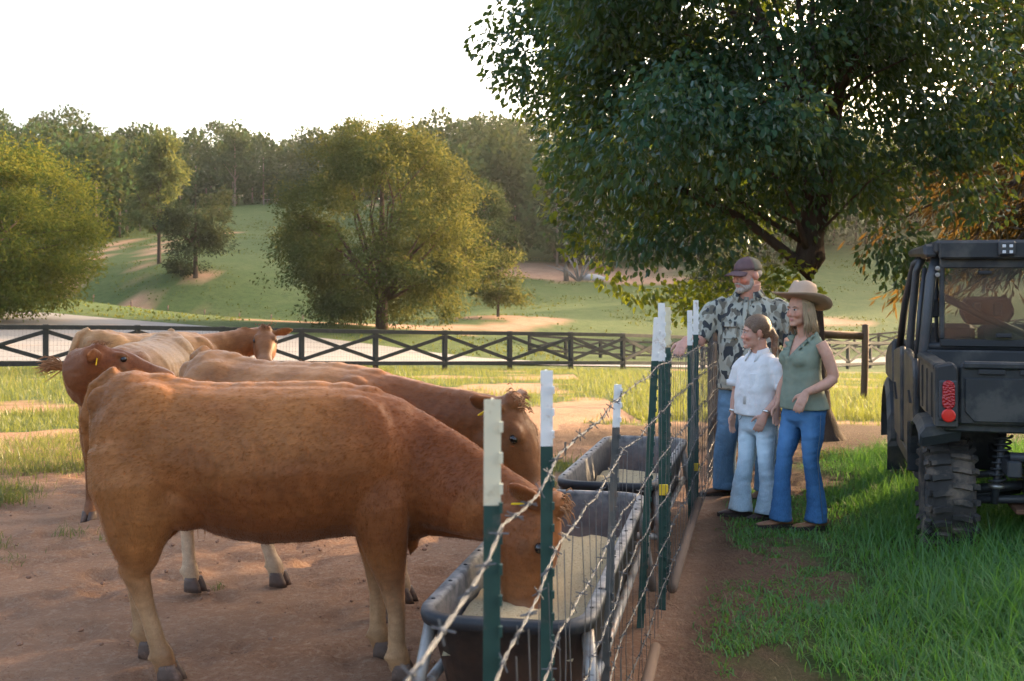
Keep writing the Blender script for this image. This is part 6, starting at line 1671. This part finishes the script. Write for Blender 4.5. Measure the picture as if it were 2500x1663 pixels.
# raised panel outline and recessed slots on the tailgate
B('gate_panel', M_PLAST, MB().prism([(-.52, .84), (.52, .84), (.52, .99), (.47, 1.065), (.30, 1.065), (.26, 1.10), (-.57, 1.10), (-.57, .90)], .02, None, (0, -.484, 0)), tg, bevel=.006)
B('gate_lip', M_PLAST, MB().box((0, -.455, 1.175), (1.16, .085, .045)), tg, bevel=.012)
for cx in (-.42, -.19, .19, .42): B('gate_slot', M_SEAT, MB().box((cx, -.484, 1.138), (.15, .018, .03)), tg, bevel=.004)
for sx in (-1, 1):
    cn = B('corner_post', M_PLAST, MB().prism([(-.065, .80), (.065, .80), (.065, 1.155), (.04, 1.19), (-.065, 1.17)], .16, None, (sx * .672, -.42, 0)), bevel=.012)
    B('lamp_housing', M_FRAME, MB().box((sx * .665, -.505, .965), (.105, .02, .24)), cn, bevel=.008)
    lens = MB(); pts = [(.036 * math.cos(a), (.05 if 0 < a < math.pi else -.05) + .036 * math.sin(a)) for a in [R(q * 20) for q in range(18)]]
    lens.prism(pts, .03, None, (sx * .665, -.518, 1.0)); B('tail_light', M_RED, lens, cn, bevel=.006)
    B('reflector', M_REDR, MB().lathe([(.040, 0), (.040, .012), (.034, .016), (.01, .017)], (sx * .665, -.514, .878), Matrix.Rotation(R(90), 3, 'X'), 22), cn)
    # rear fender flare: sweeps over the wheel
    fd = MB(); rings = []
    for yy, zz in ((-.40, .80), (-.36, .74), (-.26, .80), (-.10, .825), (.12, .825), (.30, .79), (.40, .70), (.45, .58)):
        rings.append([Vector((sx * .58, yy, zz + .02)), Vector((sx * .78, yy, zz - .01)), Vector((sx * .815, yy, zz - .06)), Vector((sx * .80, yy, zz - .075)), Vector((sx * .58, yy, zz - .03))])
    fd.loft(rings); B('rear_fender', M_PLASTG, fd, bevel=.0)
    B('mud_guard', M_PLAST, MB().box((sx * .70, .47, .55), (.24, .02, .34)), bevel=.006)
    ff = MB(); rings = []
    for q in range(9):
        a = R(-30 + q * 27); yy = WB - math.cos(a) * .44; zz = .36 + math.sin(a) * .46
        rings.append([Vector((sx * .48, yy, zz + .03)), Vector((sx * .80, yy, zz + .01)), Vector((sx * .83, yy, zz - .06)), Vector((sx * .48, yy, zz - .02))])
    ff.loft(rings); B('front_fender', M_PLASTG, ff)
    # door skins and rocker
    dr = B('door', M_PLASTG, MB().prism([(.72, .42), (1.55, .42), (1.55, 1.10), (1.45, 1.16), (.80, 1.12), (.72, 1.0)], .05, Matrix.Rotation(R(90), 3, 'Z'), (sx * .735, 0, 0)), bevel=.015)
    B('door_vent', M_SEAT, MB().prism([(.85, .80), (1.0, .88), (1.0, .80)], .02, Matrix.Rotation(R(90), 3, 'Z'), (sx * .765, 0, 0)), dr)
    dr = B('door', M_PLASTG, MB().prism([(1.6, .42), (2.28, .42), (2.36, .80), (2.30, 1.10), (1.66, 1.16), (1.6, 1.10)], .05, Matrix.Rotation(R(90), 3, 'Z'), (sx * .755, 0, 0)), bevel=.015)
    B('door_vent', M_SEAT, MB().prism([(1.9, .72), (2.1, .84), (2.1, .72)], .02, Matrix.Rotation(R(90), 3, 'Z'), (sx * .785, 0, 0)), dr)
    B('rocker', M_PLAST, MB().box((sx * .70, 1.45, .36), (.12, 1.7, .12)), bevel=.02)
    fs = B('front_quarter', M_PLASTG, MB().prism([(2.30, .80), (3.2, .80), (3.2, .98), (2.9, 1.10), (2.36, 1.18)], .06, Matrix.Rotation(R(90), 3, 'Z'), (sx * .76, 0, 0)), bevel=.02)
B('hood', M_PLASTG, MB().prism([(2.34, .80), (3.3, .72), (3.3, .92), (2.9, 1.08), (2.36, 1.17)], 1.46, Matrix.Rotation(R(90), 3, 'Z'), (0, 0, 0)), bevel=.03)
B('dashboard', M_SEAT, MB().box((0, 2.25, 1.05), (1.3, .2, .25)), bevel=.03)
# roll cage
def bar(name, pts, r=.030, parent=utv, mat=None): return B(name, mat or M_FRAME, MB().tube(pts, r, 12, up=(1, 0, .02)), parent, True)
for sx in (-1, 1):
    bar('cage_post', [(sx * .70, .70, .86), (sx * .69, .70, 1.2), (sx * .645, .69, 1.70), (sx * .60, .74, 1.84)], .036)
    bar('cage_post', [(sx * .72, 1.58, .60), (sx * .71, 1.58, 1.2), (sx * .665, 1.56, 1.74), (sx * .62, 1.52, 1.86)], .030)
    bar('cage_post', [(sx * .73, 2.36, 1.10), (sx * .70, 2.12, 1.5), (sx * .655, 1.86, 1.80), (sx * .60, 1.8, 1.86)], .030)
    bar('roof_bar', [(sx * .60, .74, 1.84), (sx * .62, 1.3, 1.87), (sx * .60, 1.86, 1.85)], .030)
    bar('brace_bar', [(sx * .66, .80, 1.62), (sx * .28, .84, 1.42), (sx * -.12, .88, 1.24)], .026) if sx < 0 else None
    bar('door_frame_bar', [(sx * .725, .84, 1.12), (sx * .70, .9, 1.45), (sx * .655, 1.0, 1.76)], .018)
    sb = B('seat_belt_reel', M_SEAT, MB().box((sx * .61, .78, 1.48), (.06, .05, .13)), bevel=.012)
    bar('belt', [(sx * .60, .78, 1.72), (sx * .60, .78, 1.3), (sx * .52, .9, .95)], .014, mat=M_SEAT)
bar('cross_bar', [(-.60, .74, 1.84), (.60, .74, 1.84)], .030); bar('cross_bar', [(-.69, .70, 1.22), (.69, .70, 1.22)], .026); bar('cross_bar', [(-.60, 1.84, 1.85), (.60, 1.84, 1.85)], .030)
rf = B('roof', M_PLAST, MB().prism([(.62, 1.86), (2.05, 1.88), (2.0, 1.935), (.62, 1.955)], 1.26, Matrix.Rotation(R(90), 3, 'Z'), (0, 0, 0)), bevel=.02)
B('roof_rear_trim', M_PLAST, MB().box((0, .62, 1.885), (1.20, .05, .12)), rf, bevel=.012)
for sx in (-1, 1): B('roof_side_trim', M_PLAST, MB().prism([(.64, 1.84), (2.0, 1.86), (1.9, 1.92), (.70, 1.93)], .10, Matrix.Rotation(R(90), 3, 'Z'), (sx * .645, 0, 0)), rf, bevel=.02)
# rear window panel
rw = B('rear_window', M_GLASS, MB().prism([(-.56, 1.27), (.56, 1.27), (.555, 1.70), (.50, 1.765), (-.50, 1.765), (-.555, 1.70)], .006, None, (0, .665, 0)))
B('window_frame', M_PLAST, MB().box((0, .672, 1.80), (1.18, .03, .08)), rw, bevel=.008); B('window_frame', M_PLAST, MB().box((0, .672, 1.245), (1.18, .03, .055)), rw, bevel=.008)
for sx in (-1, 1): B('window_frame', M_PLAST, MB().box((sx * .575, .672, 1.52), (.035, .03, .50)), rw, bevel=.008)
B('window_latch', M_SEAT, MB().box((-.18, .645, 1.30), (.10, .03, .028)), rw, bevel=.006); B('window_latch', M_SEAT, MB().box((-.30, .645, 1.73), (.09, .02, .025)), rw, bevel=.006)
# seats and the rear facing headrest panel seen through the window
for cx in (-.42, 0, .42):
    B('rear_seat_back', M_SEAT, MB().box((cx, .86, 1.06), (.40, .10, .42), Matrix.Rotation(R(-8), 3, 'X')), bevel=.04)
    B('front_seat_back', M_SEAT, MB().box((cx, 1.72, 1.08), (.40, .10, .52), Matrix.Rotation(R(-8), 3, 'X')), bevel=.04)
hr = B('headrest', M_PANELR, MB().prism([(-.14, 1.36), (.14, 1.36), (.19, 1.45), (.15, 1.56), (-.15, 1.56), (-.19, 1.45)], .05, None, (-.24, 1.0, 0)), bevel=.02)
for sx in (-1, 1): B('headrest_slot', M_SEAT, MB().box((-.24 + sx * .07, .97, 1.47), (.06, .02, .10)), hr, bevel=.01)
# lamps on the roof edge
for cx, w_, h_ in ((-.17, .11, .10), (.10, .15, .11), (.42, .11, .10)):
    ld = B('light_pod', M_FRAME, MB().box((cx, .585, 1.895), (w_, .06, h_)), bevel=.012)
    for ix in (-1, 1):
        for iz in (-1, 1): B('led', M_LENSW, MB().box((cx + ix * w_ * .2, .551, 1.895 + iz * h_ * .2 - .005), (w_ * .2, .008, h_ * .2)), ld, bevel=.002)
for q in range(2): B('bolt_head', M_STEEL, MB().lathe([(.016, 0), (.016, .01), (.007, .011), (.006, .006)], (-.605, .655, 1.76 - q * .045), Matrix.Rotation(R(90), 3, 'X'), 12))
# under the bed: axle, arms, shock absorbers with springs, exhaust
B('chassis_rail', M_FRAME, MB().box((-.28, .9, .55), (.08, 2.6, .10)), bevel=.01); B('chassis_rail', M_FRAME, MB().box((.28, .9, .55), (.08, 2.6, .10)), bevel=.01)
B('gear_case', M_FRAME, MB().box((0, .05, .44), (.34, .4, .26)), bevel=.04)
B('skid_plate', M_RUST, MB().box((0, -.05, .27), (.50, .4, .03)), bevel=.006)
for sx in (-1, 1):
    bar('lower_arm', [(sx * .16, -.12, .33), (sx * .50, -.06, .30)], .026); bar('lower_arm', [(sx * .16, .2, .33), (sx * .50, .06, .30)], .026); bar('upper_arm', [(sx * .18, -.10, .50), (sx * .50, -.05, .45)], .022)
    bar('drive_shaft', [(sx * .14, 0, .40), (sx * .52, 0, .35)], .030)
    sh = bar('shock_absorber', [(sx * .36, -.16, .30), (sx * .34, -.16, .48), (sx * .30, -.14, .78)], .022)
    sp = MB(); sp.tube([Vector((sx * (.345 - .045 * (t_ / 84)), -.16 + .02 * t_ / 84, .42 + .30 * t_ / 84)) + Vector((.046 * math.cos(t_ * .6), .046 * math.sin(t_ * .6), 0)) for t_ in range(85)], .0075, 6); B('spring', M_FRAME, sp, sh, True)
    B('spring_collar', M_STEEL, MB().lathe([(.035, 0), (.05, .005), (.05, .025), (.035, .03)], (sx * .347, -.16, .395), None, 16), sh, True)
    B('wheel_liner', M_PLAST, MB().box((sx * .42, .38, .62), (.36, .03, .4)), bevel=.01)
B('exhaust', M_STEEL, MB().tube([(-.02, -.30, .70), (.45, -.30, .70)], .075, 18, up=(0, 1, 0)), smooth=True)
B('rear_bumper_bar', M_FRAME, MB().tube([(-.30, -.36, .62), (.30, -.36, .62)], .03, 10, up=(0, 1, 0)), smooth=True)
bar('shift_cable', [(-.26, -.2, .52), (-.15, -.28, .43), (.05, -.2, .40)], .008, mat=M_SEAT)
# ------------------------------------------------------------------ evening haze
hm_ = MB(); hm_.box((0, 250, 22), (2000, 1640, 66))
m, nt, out = nt_new('evening_haze')
pv = N(nt, 'ShaderNodeVolumePrincipled'); pv.inputs['Color'].default_value = (.92, .92, .90, 1); pv.inputs['Density'].default_value = .00012; pv.inputs['Anisotropy'].default_value = .55
nt.links.new(pv.outputs[0], out.inputs['Volume'])
tag(hm_.build('haze', m), 'thin pale evening haze over the hills', 'haze', kind='stuff')
